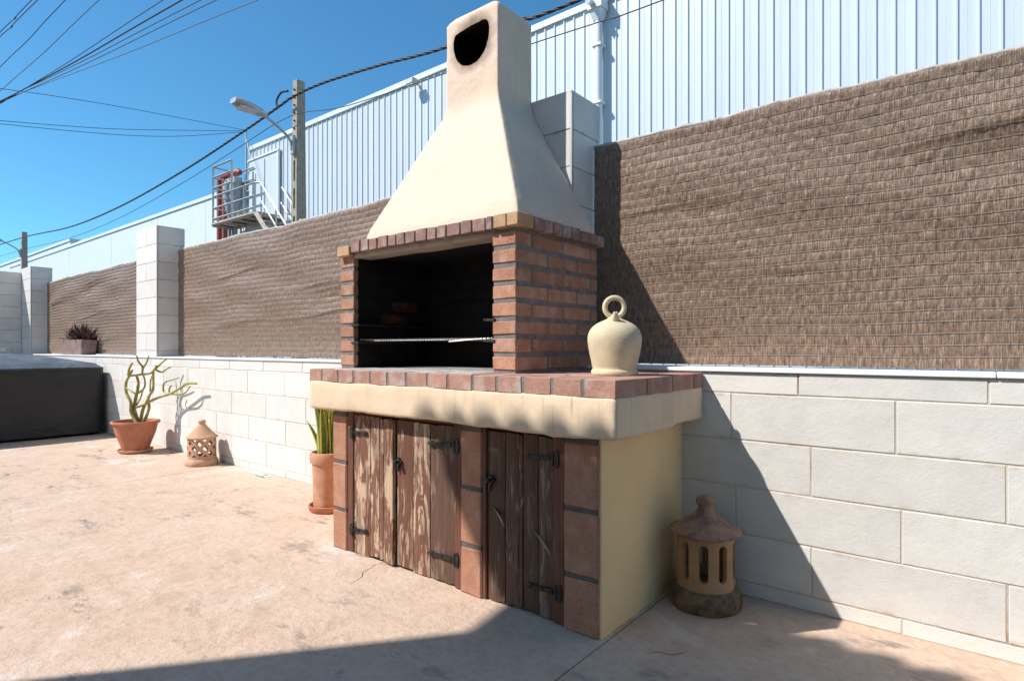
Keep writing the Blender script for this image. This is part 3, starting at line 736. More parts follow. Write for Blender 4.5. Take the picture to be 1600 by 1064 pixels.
# ------------------------------------------------------------------ clay lanterns
def lantern(x, y, label, cuts, prof_base, prof_wall, prof_roof, mats, wob=.01, rs=1.0):
    prof_base = [(a * rs, b) for a, b in prof_base]; prof_roof = [(a * rs, b) for a, b in prof_roof]; prof_wall = (prof_wall[0] * rs, prof_wall[1] * rs, prof_wall[2], prof_wall[3])
    r = empty('clay_lantern', (x, y, 0), label, 'lantern')
    MB().lathe(prof_base, (x, y, 0), 48, wob=wob).build('base', mats[0], r, R(50), origin=(x, y, 0))
    ro, ri, z0, z1 = prof_wall
    b = MB(); seg = 72; vs = []
    nz = 6
    for rr in (ro, ri):
        for j in range(nz + 1):
            for k in range(seg): a = 2 * math.pi * k / seg; vs.append((x + rr * math.cos(a), y + rr * math.sin(a), z0 + (z1 - z0) * j / nz))
    L = seg * (nz + 1); fs = []
    for k in range(seg):
        k2 = (k + 1) % seg
        for j in range(nz):
            fs.append((j * seg + k, j * seg + k2, (j + 1) * seg + k2, (j + 1) * seg + k)); fs.append((L + j * seg + k, L + (j + 1) * seg + k, L + (j + 1) * seg + k2, L + j * seg + k2))
        fs.append((k, L + k, L + k2, k2)); t_ = nz * seg; fs.append((t_ + k, t_ + k2, L + t_ + k2, L + t_ + k))
    b.add(vs, fs); w = b.build('wall', mats[1], r, origin=(x, y, 0))
    c = MB()
    for an, zc, shape in cuts:
        n = Vector((math.cos(an), math.sin(an), 0)); tv = Vector((-n.y, n.x, 0)); m = len(shape)
        pin = [Vector((x, y, zc)) + n * (ri - .03) + tv * (p * (ri - .03) / ro) + Vector((0, 0, q)) for p, q in shape]
        pout = [Vector((x, y, zc)) + n * (ro + .03) + tv * (p * (ro + .03) / ro) + Vector((0, 0, q)) for p, q in shape]
        c.add(pin + pout, [tuple(range(m)), tuple(range(2 * m - 1, m - 1, -1))] + [(i, i + m, (i + 1) % m + m, (i + 1) % m) for i in range(m)])
    cut(w, c); w.data.shade_smooth(); w.data.set_sharp_from_angle(angle=R(35))
    MB().lathe(prof_roof, (x, y, 0), 48, wob=wob).build('roof', mats[2], r, R(50), origin=(x, y, 0))
    return r
cap_s = [(.019 * math.cos(a), (.056 if math.sin(a) > -1e-6 and a <= math.pi else -.056) + .019 * math.sin(a)) for a in [math.pi * k / 8 for k in range(9)]] + \
        [(.019 * math.cos(a), -.056 + .019 * math.sin(a)) for a in [math.pi + math.pi * k / 8 for k in range(9)]]
cuts = [(R(-90 + 17.5 + 40 * k), .196, cap_s) for k in range(9)]
lantern(-.912, 2.405, 'clay lantern with slots and lichen covered roof in the corner beside the barbecue', cuts,
        [(.0, 0), (.140, 0), (.147, .010), (.1495, .030), (.147, .050), (.140, .066), (.128, .078), (.119, .082), (.0, .083)],
        (.1175, .098, .080, .298),
        [(.0, .290), (.120, .291), (.139, .295), (.1465, .300), (.148, .305), (.143, .311), (.128, .318), (.108, .331), (.085, .345), (.064, .357), (.046, .369), (.036, .380), (.031, .393), (.030, .402), (.0335, .408), (.0385, .417), (.0390, .426), (.034, .437), (.022, .445), (.0, .448)],
        ['mossy_clay', 'lantern_ochre', 'lichen_clay'], .03, .965)
dm = lambda s, up=1, dn=1: [(s, 0), (0, s * 1.05 * up), (-s, 0), (0, -s * 1.05 * dn)]
tri_u = [(.024, -.012), (0, .014), (-.024, -.012)]; tri_d = [(.024, .012), (-.024, .012), (0, -.014)]
cuts = []
for k in range(8):
    a = R(-90 + 45 * k + 12)
    dl = [(.027, 0), (0, .029), (-.027, 0), (0, -.029)]
    cuts += [(a, .204, dl), (a, .114, dl), (a + R(22.5), .159, dl), (a + R(22.5), .228, [(.022, .008), (-.022, .008), (0, -.016)]), (a + R(22.5), .090, [(.022, -.008), (0, .016), (-.022, -.008)])]
lantern(-5.575, 2.425, 'clay lantern pierced with a lattice of diamond holes near the potted cactus', cuts,
        [(.0, 0), (.146, 0), (.152, .008), (.154, .024), (.150, .042), (.140, .055), (.134, .060), (.0, .062)],
        (.131, .117, .058, .252),
        [(.0, .243), (.132, .244), (.146, .247), (.150, .252), (.146, .257), (.128, .268), (.106, .288), (.084, .310), (.064, .332), (.047, .350), (.036, .362), (.031, .371), (.034, .378), (.038, .388), (.034, .398), (.022, .406), (.0, .408)],
        ['lantern_clay', 'lantern_clay', 'lantern_clay'], .02, .90)

# ------------------------------------------------------------------ potted cactus
CX, CY = -6.763, 2.29
cp = empty('potted_cactus', (CX, CY, 0), 'terracotta bowl planter with a leafless branching cactus by the tiled wall', 'cactus')
MB().lathe([(a * .86, b) for a, b in [(.0, .0), (.150, 0), (.172, .012), (.186, .034), (.180, .036), (.166, .022), (.148, .014), (.0, .014)]], (CX, CY, 0), 40, wob=.02).build('saucer', 'terracotta_pale', cp, R(40), origin=(CX, CY, 0))
MB().lathe([(a * .86, b) for a, b in [(.0, .014), (.132, .014), (.137, .028), (.158, .085), (.186, .150), (.210, .210), (.223, .262), (.229, .286), (.246, .292), (.2545, .302), (.2545, .314), (.247, .321), (.232, .321), (.222, .312), (.214, .285), (.0, .283)]], (CX, CY, 0), 48).build('pot', 'terracotta', cp, R(35), origin=(CX, CY, 0))
MB().lathe([(a * .86, b) for a, b in [(.0, .270), (.215, .270), (.20, .288), (.1, .297), (.0, .300)]], (CX, CY, 0), 24, wob=.08).build('soil', 'soil', cp, True, origin=(CX, CY, 0))
BR = [  # branch points traced from image pixels onto a camera-facing plane, far depths squeezed
  (.022, .013, [(0.039, 0.005, 0.28), (-0.038, -0.026, 0.401), (-0.027, -0.035, 0.506), (-0.084, -0.057, 0.607), (-0.086, -0.056, 0.71), (-0.01, -0.053, 0.776), (0.02, -0.034, 0.84)]),
  (.013, .011, [(-0.017, -0.061, 0.78), (0.045, -0.071, 0.855), (0.071, -0.051, 0.912)]),
  (.010, .012, [(-0.002, -0.045, 0.776), (0.108, 0.004, 0.79), (0.155, 0.08, 0.804), (0.219, 0.097, 0.848), (0.22, 0.114, 0.885)]),
  (.011, .008, [(0.19, 0.110, 0.838), (0.204, 0.15, 0.89), (0.302, 0.177, 0.949)]),
  (.010, .007, [(0.19, 0.110, 0.840), (0.222, 0.162, 0.813), (0.305, 0.176, 0.847), (0.416, 0.178, 0.871)]),
  (.012, .008, [(0.052, 0.035, 0.78), (0.056, 0.044, 0.858), (0.038, 0.011, 0.923), (0.049, -0.008, 0.981)]),
  (.010, .008, [(0.050, 0.040, 0.84), (0.06, 0.075, 0.903), (0.052, 0.102, 0.98)]),
  (.020, .012, [(-0.007, 0.032, 0.28), (-0.028, -0.001, 0.426), (-0.036, 0.013, 0.54), (0.005, 0.016, 0.634), (-0.005, 0.026, 0.709), (0.011, 0.003, 0.782)]),
  (.018, .012, [(-0.002, 0.042, 0.28), (0.023, 0.057, 0.424), (0.12, 0.057, 0.507), (0.142, 0.079, 0.584), (0.165, 0.100, 0.635), (0.148, 0.110, 0.721), (0.175, 0.100, 0.836)]),
  (.012, .010, [(-0.015, 0.016, 0.592), (0.059, 0.050, 0.639), (0.057, 0.066, 0.709), (0.052, 0.050, 0.79)]),
  (.014, .011, [(0.0, 0.0, 0.456), (0.092, 0.050, 0.487), (0.131, 0.088, 0.519), (0.216, 0.15, 0.562), (0.393, 0.178, 0.603), (0.576, 0.187, 0.661), (0.756, 0.195, 0.716), (0.926, 0.204, 0.722)]),
  (.011, .007, [(0.33, 0.170, 0.588), (0.228, 0.176, 0.621), (0.22, 0.179, 0.685), (0.288, 0.182, 0.719), (0.426, 0.188, 0.742), (0.562, 0.193, 0.768)]),
  (.010, .009, [(0.359, 0.175, 0.598), (0.351, 0.182, 0.645), (0.385, 0.187, 0.684)]),
  (.010, .007, [(0.380, 0.178, 0.598), (0.616, 0.194, 0.606), (0.721, 0.198, 0.642), (0.775, 0.205, 0.692)]),
  (.020, .011, [(0.014, 0.06, 0.28), (0.121, 0.073, 0.418), (0.096, 0.089, 0.515), (0.110, 0.067, 0.57)]),
  (.010, .009, [(-0.075, -0.057, 0.65), (0.022, -0.034, 0.612), (-0.010, 0.010, 0.583)]),
  (.009, .007, [(0.140, 0.085, 0.590), (0.110, 0.096, 0.697), (0.072, 0.121, 0.773)]),
  (.010, .008, [(-0.030, 0.007, 0.457), (0.017, 0.036, 0.542), (0.055, 0.050, 0.640)])]
for r0, r1, pts in BR:
    sp_ = spline([(CX + a, CY + b, c) for a, b, c in pts], 5); n = len(sp_)
    MB().tube(sp_, [(r0 + (r1 - r0) * i / (n - 1)) * (1 + .14 * noise.noise(Vector((i * .9, r0 * 999, 0)))) * (1 if i < n - 1 else .55) for i in range(n)], 8, star=.72).build('branch', 'cactus_skin', cp, True)

# ------------------------------------------------------------------ snake plant behind the barbecue
SX, SY = -3.36, 2.262
sn = empty('snake_plant', (SX, SY, 0), 'yellow edged upright leaves in a rough terracotta cylinder pot beside the cupboard', 'potted plant')
MB().lathe([(.0, 0), (.112, 0), (.122, .010), (.127, .040), (.121, .042), (.110, .016), (.0, .016)], (SX, SY, 0), 40).build('saucer', 'terracotta', sn, R(40), origin=(SX, SY, 0))
MB().lathe([(.0, .014), (.092, .014), (.095, .05), (.099, .18), (.103, .305), (.113, .312), (.117, .330), (.117, .362), (.112, .378), (.103, .381), (.097, .372), (.094, .345), (.0, .343)], (SX, SY, 0), 48, wob=.03).build('pot', 'rough_terracotta', sn, R(35), origin=(SX, SY, 0))
MB().lathe([(.0, .325), (.096, .325), (.08, .350), (.0, .354)], (SX, SY, 0), 20).build('soil', 'soil', sn, True, origin=(SX, SY, 0))
def blade(x, y, L, w, lean, az, face, curl):
    n = 10; vs = []; uv = []
    lx, ly = math.cos(az), math.sin(az); fx, fy = math.cos(face), math.sin(face)
    for i in range(n + 1):
        t = i / n; ww = w * (.62 + .75 * t - 1.1 * t * t) if t < .7 else w * (.62 + .75 * .7 - 1.1 * .49) * (1 - ((t - .7) / .3) ** 1.6)
        ww = max(ww, .0008); fa = face + curl * t; fx, fy = math.cos(fa), math.sin(fa)
        c = Vector((SX + x + lx * lean * t * t * L, SY + y + ly * lean * t * t * L, .335 + L * t))
        nrm = Vector((-fy, fx, 0))
        for s in (-1, 0, 1): vs.append(c + Vector((fx, fy, 0)) * ww * s + nrm * (-.25 * ww if s == 0 else 0)); uv.append((.5 + s * .5, t))
    for k in list(range(len(vs))):
        pass
    fs = [(i * 3 + s, i * 3 + s + 1, (i + 1) * 3 + s + 1, (i + 1) * 3 + s) for i in range(n) for s in (0, 1)]
    me = bpy.data.meshes.new('leaf'); c0 = Vector((SX + x, SY + y, .335)); me.from_pydata([(v - c0)[:] for v in vs], [], fs)
    ul = me.uv_layers.new(name='UVMap')
    for lp in me.loops: ul.data[lp.index].uv = uv[lp.vertex_index]
    me.materials.append(M['snake_leaf']); me.shade_smooth()
    o = link('leaf', me, c0, sn); md = o.modifiers.new('s', 'SOLIDIFY'); md.thickness = .004; return o
for i in range(15):
    a = i * 2.4; rr = .012 + .014 * math.sqrt(i)
    blade(rr * math.cos(a), rr * math.sin(a), random.uniform(.26, .44), random.uniform(.026, .034), random.uniform(.0, .14), a, R(39) + random.uniform(-.7, .7), random.uniform(-.5, .5))
blade(-.05, -.02, .50, .022, .12, math.pi + .4, R(40), .4); blade(-.055, -.03, .24, .020, .45, math.pi + .3, R(30), .6)

# ------------------------------------------------------------------ covered tub at the left
tub = empty('covered_tub', (-9.55, 1.5, 0), 'tub under a black fitted cover standing against the tiled wall', 'tub')
def tub_cover():
    x0, x1, y0, y1 = -10.6, -8.50, .42, 2.535; zt = .825
    per = []
    def side(a, b, n): return [(a[0] + (b[0] - a[0]) * k / n, a[1] + (b[1] - a[1]) * k / n) for k in range(n)]
    c = .04
    cs = [(x1 - c, y0), (x1, y0 + c), (x1, y1 - c), (x1 - c, y1), (x0 + c, y1), (x0, y1 - c), (x0, y0 + c), (x0 + c, y0)]
    for i in range(8): per += side(cs[i], cs[(i + 1) % 8], 40 if i % 2 else 4)
    n = len(per); nz = 16; vs = []
    cx, cy = (x0 + x1) / 2, (y0 + y1) / 2
    for j in range(nz + 1):
        z = .035 + (zt - .035) * j / nz
        for x, y in per:
            nn = Vector((x - cx, y - cy, 0)).normalized(); p = Vector((x, y, z))
            dd = .022 * noise.noise(Vector((x * 1.5, y * 1.5, z * 2.4 + x + y))) + .010 * noise.noise(Vector((x * 5, y * 5, z * 7)))
            e = 1 - (j / nz) ** 4
            zz = z + (.022 * noise.noise(Vector((x * 2, y * 2, 3))) if j == 0 else 0)
            vs.append((x + nn.x * dd * e, y + nn.y * dd * e, zz))
    fs = [(j * n + k, j * n + (k + 1) % n, (j + 1) * n + (k + 1) % n, (j + 1) * n + k) for j in range(nz) for k in range(n)]
    b = MB().add(vs, fs); b.build('skirt', 'black_cover', tub, True)
    vs = []; m = 14
    for j in range(m + 1):
        t = j / m
        for x, y in per:
            s = 1.006 * (1 - t); z = zt + .006 + .17 * (1 - (1 - t) ** 2) ** .8 + .012 * noise.noise(Vector((x * 2.2 * s, y * 2.2 * s, 1))) * (1 if j else 0)
            if j == 0: z -= .022
            vs.append((cx + (x - cx) * s, cy + (y - cy) * s, z))
    fs = [(j * n + k, j * n + (k + 1) % n, (j + 1) * n + (k + 1) % n, (j + 1) * n + k) for j in range(m) for k in range(n)]
    MB().add(vs, fs).build('cover_lid', 'cover_top', tub, True)
    MB().box(x0 + .06, x1 - .06, y0 + .06, y1 - .06, 0, .80).build('tub_shell', 'soot_shade_black', tub, bevel=.02)
tub_cover()

# ------------------------------------------------------------------ trough planter on the wall cap
tr = empty('trough_planter', (-10.1, 2.72, .9655), 'long old clay trough on the wall cap with dry spiky dark leaves', 'planter')
b = MB(); x0, x1, y0, y1 = -10.55, -9.63, 2.60, 2.79
zz0, zz1 = .9655, 1.175
b.add([(x0 + .03, y0 + .012, zz0), (x1 - .03, y0 + .012, zz0), (x1 - .03, y1 - .012, zz0), (x0 + .03, y1 - .012, zz0), (x0, y0, zz1), (x1, y0, zz1), (x1, y1, zz1), (x0, y1, zz1),
       (x0 + .025, y0 + .02, zz1), (x1 - .025, y0 + .02, zz1), (x1 - .025, y1 - .02, zz1), (x0 + .025, y1 - .02, zz1), (x0 + .03, y0 + .025, zz1 - .04), (x1 - .03, y0 + .025, zz1 - .04), (x1 - .03, y1 - .025, zz1 - .04), (x0 + .03, y1 - .025, zz1 - .04)],
      [(0, 3, 2, 1)] + [(i, (i + 1) % 4, (i + 1) % 4 + 4, i + 4) for i in range(4)] + [(i + 4, (i + 1) % 4 + 4, (i + 1) % 4 + 8, i + 8) for i in range(4)] + [(i + 8, (i + 1) % 4 + 8, (i + 1) % 4 + 12, i + 12) for i in range(4)])
b.build('trough', 'old_trough', tr, bevel=.004)
MB().box(x0 + .031, x1 - .031, y0 + .026, y1 - .026, zz1 - .06, zz1 - .022).build('soil', 'soil', tr)
for i in range(26):
    lf = MB(); px, py = random.uniform(x0 + .06, x1 - .06), random.uniform(y0 + .06, y1 - .05)
    for k in range(9):
        az = random.uniform(0, 6.28); ln = random.uniform(.14, .33); el = random.uniform(.25, 1.35)
        d = Vector((math.cos(az) * math.cos(el), math.sin(az) * math.cos(el) * .7, math.sin(el))); s = d.cross(Vector((0, 0, 1))).normalized() * .013
        p = Vector((px, py, zz1 - .024)); q = p + d * ln * .55; e = p + d * ln + Vector((0, 0, -.03 * math.cos(el)))
        e.y = min(e.y, 2.785); q.y = min(q.y, 2.785); up = Vector((0, 0, .006))
        lf.add([p - s * .6, p + s * .6, q + s, q - s, e, q + up, p + up], [(0, 1, 2, 5, 6), (0, 6, 5, 3), (1, 6, 5, 2), (3, 5, 4), (5, 2, 4)])
    lf.build('leaf_rosette', 'dry_leaf', tr)

# ------------------------------------------------------------------ small things
jb = empty('junction_box', (-12.76, 2.36, 1.03), 'small white socket box on the side wall', 'socket box')
MB().box(-12.762, -12.71, 2.28, 2.44, 1.0, 1.07).build('housing', 'white_plastic', jb, bevel=.004)
for y in (2.40, 2.42): MB().box(-12.711, -12.708, y - .006, y + .006, 1.03, 1.045).build('socket', 'soot_shade_black', jb)
sc = empty('plastic_scrap', (-4.66, 2.52, 0), 'small teal edged plastic scrap lying flat on the paving by the wall', 'scrap')
MB().box(-4.74, -4.60, 2.49, 2.545, .0005, .004).build('sheet', 'white_plastic', sc)
MB().box(-4.74, -4.60, 2.485, 2.493, .001, .009).build('edge', 'teal_plastic', sc); MB().box(-4.665, -4.655, 2.49, 2.55, .001, .009).build('edge', 'teal_plastic', sc)

# ------------------------------------------------------------------ warehouse behind the street
WY = 12.75  # warehouse, annex, far building, platform, extraction unit, mast: enlarged about the camera position
wh = empty('warehouse', (-8, 16, -.06), 'tall white warehouse with vertical ribbed metal cladding', 'warehouse')
MB().box(-24.67, 11.0, WY + .04, 30, -.06, 9.60).build('wall_core', 'white_flashing', wh)
P = .30; me = None; x = -24.70
while x < 10.9:
    if me is None:
        pr = [(0, .0), (.110, 0), (.116, -.004), (.122, 0), (.245, 0), (.257, -.032), (.283, -.032), (P, 0)]
        b = MB(); n = len(pr); vs = [(a, c, 0) for a, c in pr] + [(a, c, 9.62) for a, c in pr]
        b.add(vs, [(i, i + 1, n + i + 1, n + i) for i in range(n - 1)])
        o = b.build('cladding_sheet', 'white_cladding', wh, origin=(0, 0, 0)); me = o.data
    else:
        o = bpy.data.objects.new('cladding_sheet', me); col.objects.link(o); o.parent = wh
    o.location = Vector((x, WY, -.05)) - WL[wh.name]; x += P
for a in range(7):
    x0 = -24.76 + a * 5.2; MB().box(x0, x0 + 5.195, WY - .07, WY + .40, 9.52, 9.70).build('roof_flashing', 'white_flashing', wh, bevel=.008)
MB().box(-24.74, -24.70, WY - .05, WY + .16, -.05, 9.515).build('corner_flashing', 'white_flashing', wh)
dp = MB().tube([(-7.415, WY - .18, .0), (-7.415, WY - .18, 9.2)], .10, 16).build('downpipe', 'white_flashing', wh, R(50))
hp = MB(); hp.box(-7.61, -7.22, WY - .39, WY - .045, 9.27, 9.58); hp.add([(-7.58, WY - .36, 9.27), (-7.25, WY - .36, 9.27), (-7.25, WY - .06, 9.27), (-7.58, WY - .06, 9.27), (-7.51, WY - .28, 9.02), (-7.32, WY - .28, 9.02), (-7.32, WY - .08, 9.02), (-7.51, WY - .08, 9.02)], [(i, (i + 1) % 4, (i + 1) % 4 + 4, i + 4) for i in range(4)])
hp.tube([(-7.48, WY - .37, 9.41), (-7.48, WY - .58, 9.37)], .07, 10)
hp.build('hopper', 'white_flashing', dp)
for z in (3.0, 5.2, 7.0, 8.4): MB().box(-7.54, -7.29, WY - .30, WY - .01, z, z + .05).build('bracket', 'white_flashing', dp)
dpn = MB().box(-24.60, -22.31, WY - .10, WY - .045, 5.4, 9.02).build('access_door', 'white_cladding', wh, bevel=.005)
MB().box(-24.67, -22.20, WY - .14, WY - .04, 9.021, 9.10).build('door_rail', 'white_flashing', dpn)
MB().box(-23.34, -23.30, WY - .125, WY - .101, 5.6, 8.9).build('door_seam', 'galvanised', dpn)
MB().box(-22.30, -22.22, WY - .125, WY - .04, 5.4, 9.019).build('door_post', 'white_flashing', dpn)
fl = empty('floodlight', (-14.04, WY, 9.45), 'small grey floodlight fixed under the warehouse roof edge', 'floodlight')
piece('bracket', -14.08, -14.0, WY - .22, WY - .03, 9.36, 9.42, 'galvanised', fl, .004); b = piece('lamp_body', -14.22, -13.87, WY - .42, WY - .20, 9.28, 9.47, 'galvanised', fl, .03); MB().box(-14.18, -13.9, WY - .40, WY - .22, 9.265, 9.28).build('lens', 'lamp_glass', b)

an = empty('warehouse_annex', (-42, 14, -.06), 'lower plain white industrial block left of the ribbed warehouse', 'building')
xs_ = [-66.5, -58.2, -49.9, -41.6, -34.6, -28.97, -24.77]
for a, b in zip(xs_[:-1], xs_[1:]): MB().box(a + .014, b - .014, WY + .02, WY + .15, -.06, 8.08).build('wall_panel', 'white_flashing', an)
MB().box(-66.5, -24.77, WY + .06, 16.2, -.06, 8.02).build('wall_core', 'grey_sheet', an)
MB().box(-66.55, -24.77, WY - .04, WY + .4, 8.081, 8.26).build('roof_flashing', 'white_flashing', an, bevel=.012)
fb = empty('far_building', (-86, 20, -.06), 'distant white flat roofed building at the end of the street', 'building')
MB().box(-118, -64.5, 16.6, 36, -.06, 10.75).build('wall', 'white_flashing', fb); MB().box(-118.1, -64.4, 16.5, 36, 10.752, 10.98).build('roof_edge', 'white_flashing', fb); MB().box(-64.38, -61.9, 17.2, 19.4, 9.6, 10.85).build('roof_box', 'far_roof', fb)
MB().box(-64.495, -62.0, 17.3, 19.3, -.06, 9.598).build('wall', 'white_flashing', fb)

# ------------------------------------------------------------------ steel platform, stair and extraction unit
pf = empty('steel_platform', (-24.0, 12.2, -.06), 'rusty steel access platform with railings and stair against the warehouse corner', 'platform')
X0, X1, Y0, Y1, DZ = -25.80, -22.22, 11.64, 12.60, 6.41
MB().box(X0, X1, Y0, Y1, DZ - .03, DZ).build('deck', 'rusty_steel', pf)
for (a, b) in (((X0, Y0 + .04, DZ - .09), (X1, Y0 + .04, DZ - .09)), ((X0, Y1 - .04, DZ - .09), (X1, Y1 - .04, DZ - .09)), ((X0 + .04, Y0, DZ - .095), (X0 + .04, Y1, DZ - .095)), ((-24.7, Y0, DZ - .095), (-24.7, Y1, DZ - .095)), ((-23.9, Y0, DZ - .095), (-23.9, Y1, DZ - .095)), ((-23.1, Y0, DZ - .095), (-23.1, Y1, DZ - .095)), ((X1 - .04, Y0, DZ - .095), (X1 - .04, Y1, DZ - .095))):
    MB().bar(a, b, .12).build('beam', 'rusty_steel', pf)
MB().box(-25.6, -24.75, Y0 + .12, Y1 - .1, DZ - .045, DZ - .031).build('deck_panel', 'white_flashing', pf)
for x in (X0 + .07, X1 - .07): MB().bar((x, Y1 - .07, -.06), (x, Y1 - .07, DZ - .03), .13).build('support', 'grey_sheet', pf)
for x, top in ((X0 + .03, 8.78), (-24.12, 8.78), (-22.25, 7.52)):
    MB().bar((x, Y0 + .03, DZ - .14), (x, Y0 + .03, top), .065).build('post', 'galvanised', pf)
for x, top in ((X0 + .03, 8.78), (-24.12, 8.5)):
    MB().bar((x, Y1 - .03, DZ - .02), (x, Y1 - .03, top), .055).build('post', 'galvanised', pf)
MB().bar((-23.15, Y0 + .03, DZ - .02), (-23.15, Y0 + .03, 7.52), .05).build('post', 'galvanised', pf)
for z in (8.78, 8.33, 7.88):
    MB().bar((X0 + .03, Y0 + .03, z), (-24.12, Y0 + .03, z), .06).build('rail', 'galvanised', pf); MB().bar((X0 + .03, Y0, z), (X0 + .03, Y1, z), .055).build('rail', 'galvanised', pf)
for z in (8.70, 8.2): MB().bar((X0 + .03, Y1, z), (-24.12, Y1, z), .045).build('rail', 'galvanised', pf)
for z in (7.52, 7.02, 6.57):
    MB().bar((X0 + .03, Y0 + .03, z), (-22.25, Y0 + .03, z), .058).build('rail', 'galvanised', pf); MB().bar((X0 + .03, Y0, z), (X0 + .03, Y1, z), .05).build('rail', 'galvanised', pf)
MB().bar((-22.25, Y0 + .03, 7.52), (-21.83, Y0 + .03, 7.44), .058).build('rail', 'galvanised', pf)
for dy in (.03, .92):
    MB().bar((-22.15, Y0 + dy, DZ - .11), (-18.85, Y0 + dy, 3.06), .16).build('stair_stringer', 'rusty_steel', pf)
    MB().bar((-21.83, Y0 + dy, 7.44), (-18.57, Y0 + dy, 4.10), .062).build('stair_rail', 'galvanised', pf)
    MB().bar((-21.9, Y0 + dy, 6.85), (-18.70, Y0 + dy, 3.58), .05).build('stair_rail', 'galvanised', pf)
    for q in (0.02, .35, .7): MB().bar((-21.83 + 3.26 * q, Y0 + dy, 7.44 - 3.34 * q), (-21.83 + 3.26 * q, Y0 + dy, 6.05 - 3.34 * q), .05).build('stair_post', 'galvanised', pf)
for i in range(13):
    x = -22.0 + i * .245; z = DZ - .22 - i * .248; MB().box(x, x + .27, Y0 + .04, Y0 + .91, z - .03, z).build('stair_tread', 'rusty_steel', pf)
ex = empty('extraction_unit', (-26.0, 12.45, -.06), 'dark red pipes and grey hoppers of an extraction unit behind the platform', 'machine')
for x in (-26.85, -26.35): MB().tube([(x, 12.45, -.06), (x, 12.45, 8.55)], .125, 14).build('pipe', 'duct_red', ex, R(50))
MB().tube([(-26.95, 12.45, 8.52), (-26.7, 12.45, 8.66), (-26.2, 12.45, 8.68), (-25.1, 12.45, 8.64), (-24.98, 12.45, 8.58)], [.10, .15, .15, .15, .10], 10).build('head_duct', 'duct_red', ex, R(50))
for x in (-25.85, -25.25):
    MB().lathe([(.0, 0), (.12, .0), (.26, .70), (.26, 1.20), (.0, 1.22)], (x, 12.40, 6.95), 16).build('hopper', 'grey_sheet', ex, R(30)); MB().tube([(x, 12.40, -.06), (x, 12.40, 6.96)], .07, 8).build('leg', 'grey_sheet', ex)
MB().box(-26.0, -25.1, 12.25, 12.6, 8.16, 8.42).build('fan_box', 'galvanised', ex, bevel=.01)
ms = empty('antenna_mast', (-24.85, 12.64, 0), 'thin steel mast with rungs at the warehouse corner holding three cables', 'mast')
MB().tube([(-24.85, 12.64, -.06), (-24.85, 12.64, 10.45)], .042, 8).build('mast_pole', 'galvanised', ms); MB().tube([(-24.85, 12.64, 10.1), (-24.4, 12.68, 8.9)], .025, 6).build('stay', 'galvanised', ms)
for z in (7.8, 8.2, 8.6, 9.0): MB().bar((-24.85, 12.64, z), (-24.55, 12.67, z - .02), .04).build('rung', 'galvanised', ms)

# ------------------------------------------------------------------ street poles with lamps, cables
def lamp_pole(x, y, top, label, detail=True):
    r = empty('street_lamp', (x, y, -.06), label, 'street lamp', 'concrete lamp poles along the street')
    w0, w1 = .145, .095; b = MB()
    b.add([(x - w0, y - w0 * 1.2, -.06), (x + w0, y - w0 * 1.2, -.06), (x + w0, y + w0 * 1.2, -.06), (x - w0, y + w0 * 1.2, -.06), (x - w1, y - w1 * 1.2, top), (x + w1, y - w1 * 1.2, top), (x + w1, y + w1 * 1.2, top), (x - w1, y + w1 * 1.2, top)],
          [(0, 3, 2, 1), (4, 5, 6, 7)] + [(i, (i + 1) % 4, (i + 1) % 4 + 4, i + 4) for i in range(4)])
    p = b.build('pole', ['pole_concrete', 'pole_concrete'], r)
    if detail:
        c = MB()
        for k in range(8):
            z = .6 + k * .72; c.prism([(x + .045 * math.cos(a), z + (.22 if math.sin(a) > 0 else -.22) + .055 * math.sin(a)) for a in [math.pi * (q + .5) / 8 for q in range(16)]], y - .5, y + .5, 1)
        cut(p, c)
        for k in range(7): MB().box(x - .025, x + .025, y - .150, y - .08, top - .25 - k * .2 - .012, top - .25 - k * .2 + .012).build('bolt_hole_shade', 'soot_shade_black', p)  # solid dark blocks in place of the shade of bolt holes
    MB().box(x - .06, x + .06, y - .215, y - .10, 6.05, 6.50).build('arm_bracket', 'galvanised', r, bevel=.01)
    MB().tube(spline([(x, y - .20, 6.15), (x, y - .27, 6.42), (x, y - .55, 6.62), (x, y - 1.0, 6.84), (x, y - 1.15, 6.88)], 4), .032, 8).build('arm', 'galvanised', r, True)
    hd = MB(); ys = [-.90, -1.05, -1.40, -1.65, -1.72]; ws = [.08, .17, .21, .20, .15]; hs = [.05, .09, .11, .10, .08]; vs = []
    for yy, w, hh in zip(ys, ws, hs):
        zc = 6.80 + (-.9 - yy) * .14
        for k in range(10):
            a = 2 * math.pi * (k + .5) / 10; cs, sn_ = math.cos(a), math.sin(a); q = (abs(cs) ** 5 + abs(sn_) ** 5) ** -.2; vs.append((x + w * q * cs * (1 if sn_ > 0 else .9), y + yy, zc + (hh if sn_ > 0 else hh * .45) * q * sn_))
    hd.add(vs, [(i * 10 + k, i * 10 + (k + 1) % 10, (i + 1) * 10 + (k + 1) % 10, (i + 1) * 10 + k) for i in range(4) for k in range(10)] + [tuple(range(9, -1, -1)), tuple(40 + k for k in range(10))])
    h = hd.build('lamp_head', 'galvanised', r, R(40))
    MB().box(x - .15, x + .15, y - 1.60, y - 1.12, 6.795, 6.84).build('lamp_glass', 'lamp_glass', h, bevel=.008)
    return r
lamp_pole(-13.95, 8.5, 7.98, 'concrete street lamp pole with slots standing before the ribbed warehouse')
lamp_pole(-41.16, 8.5, 7.43, 'distant street lamp pole at the far end of the annex', False)
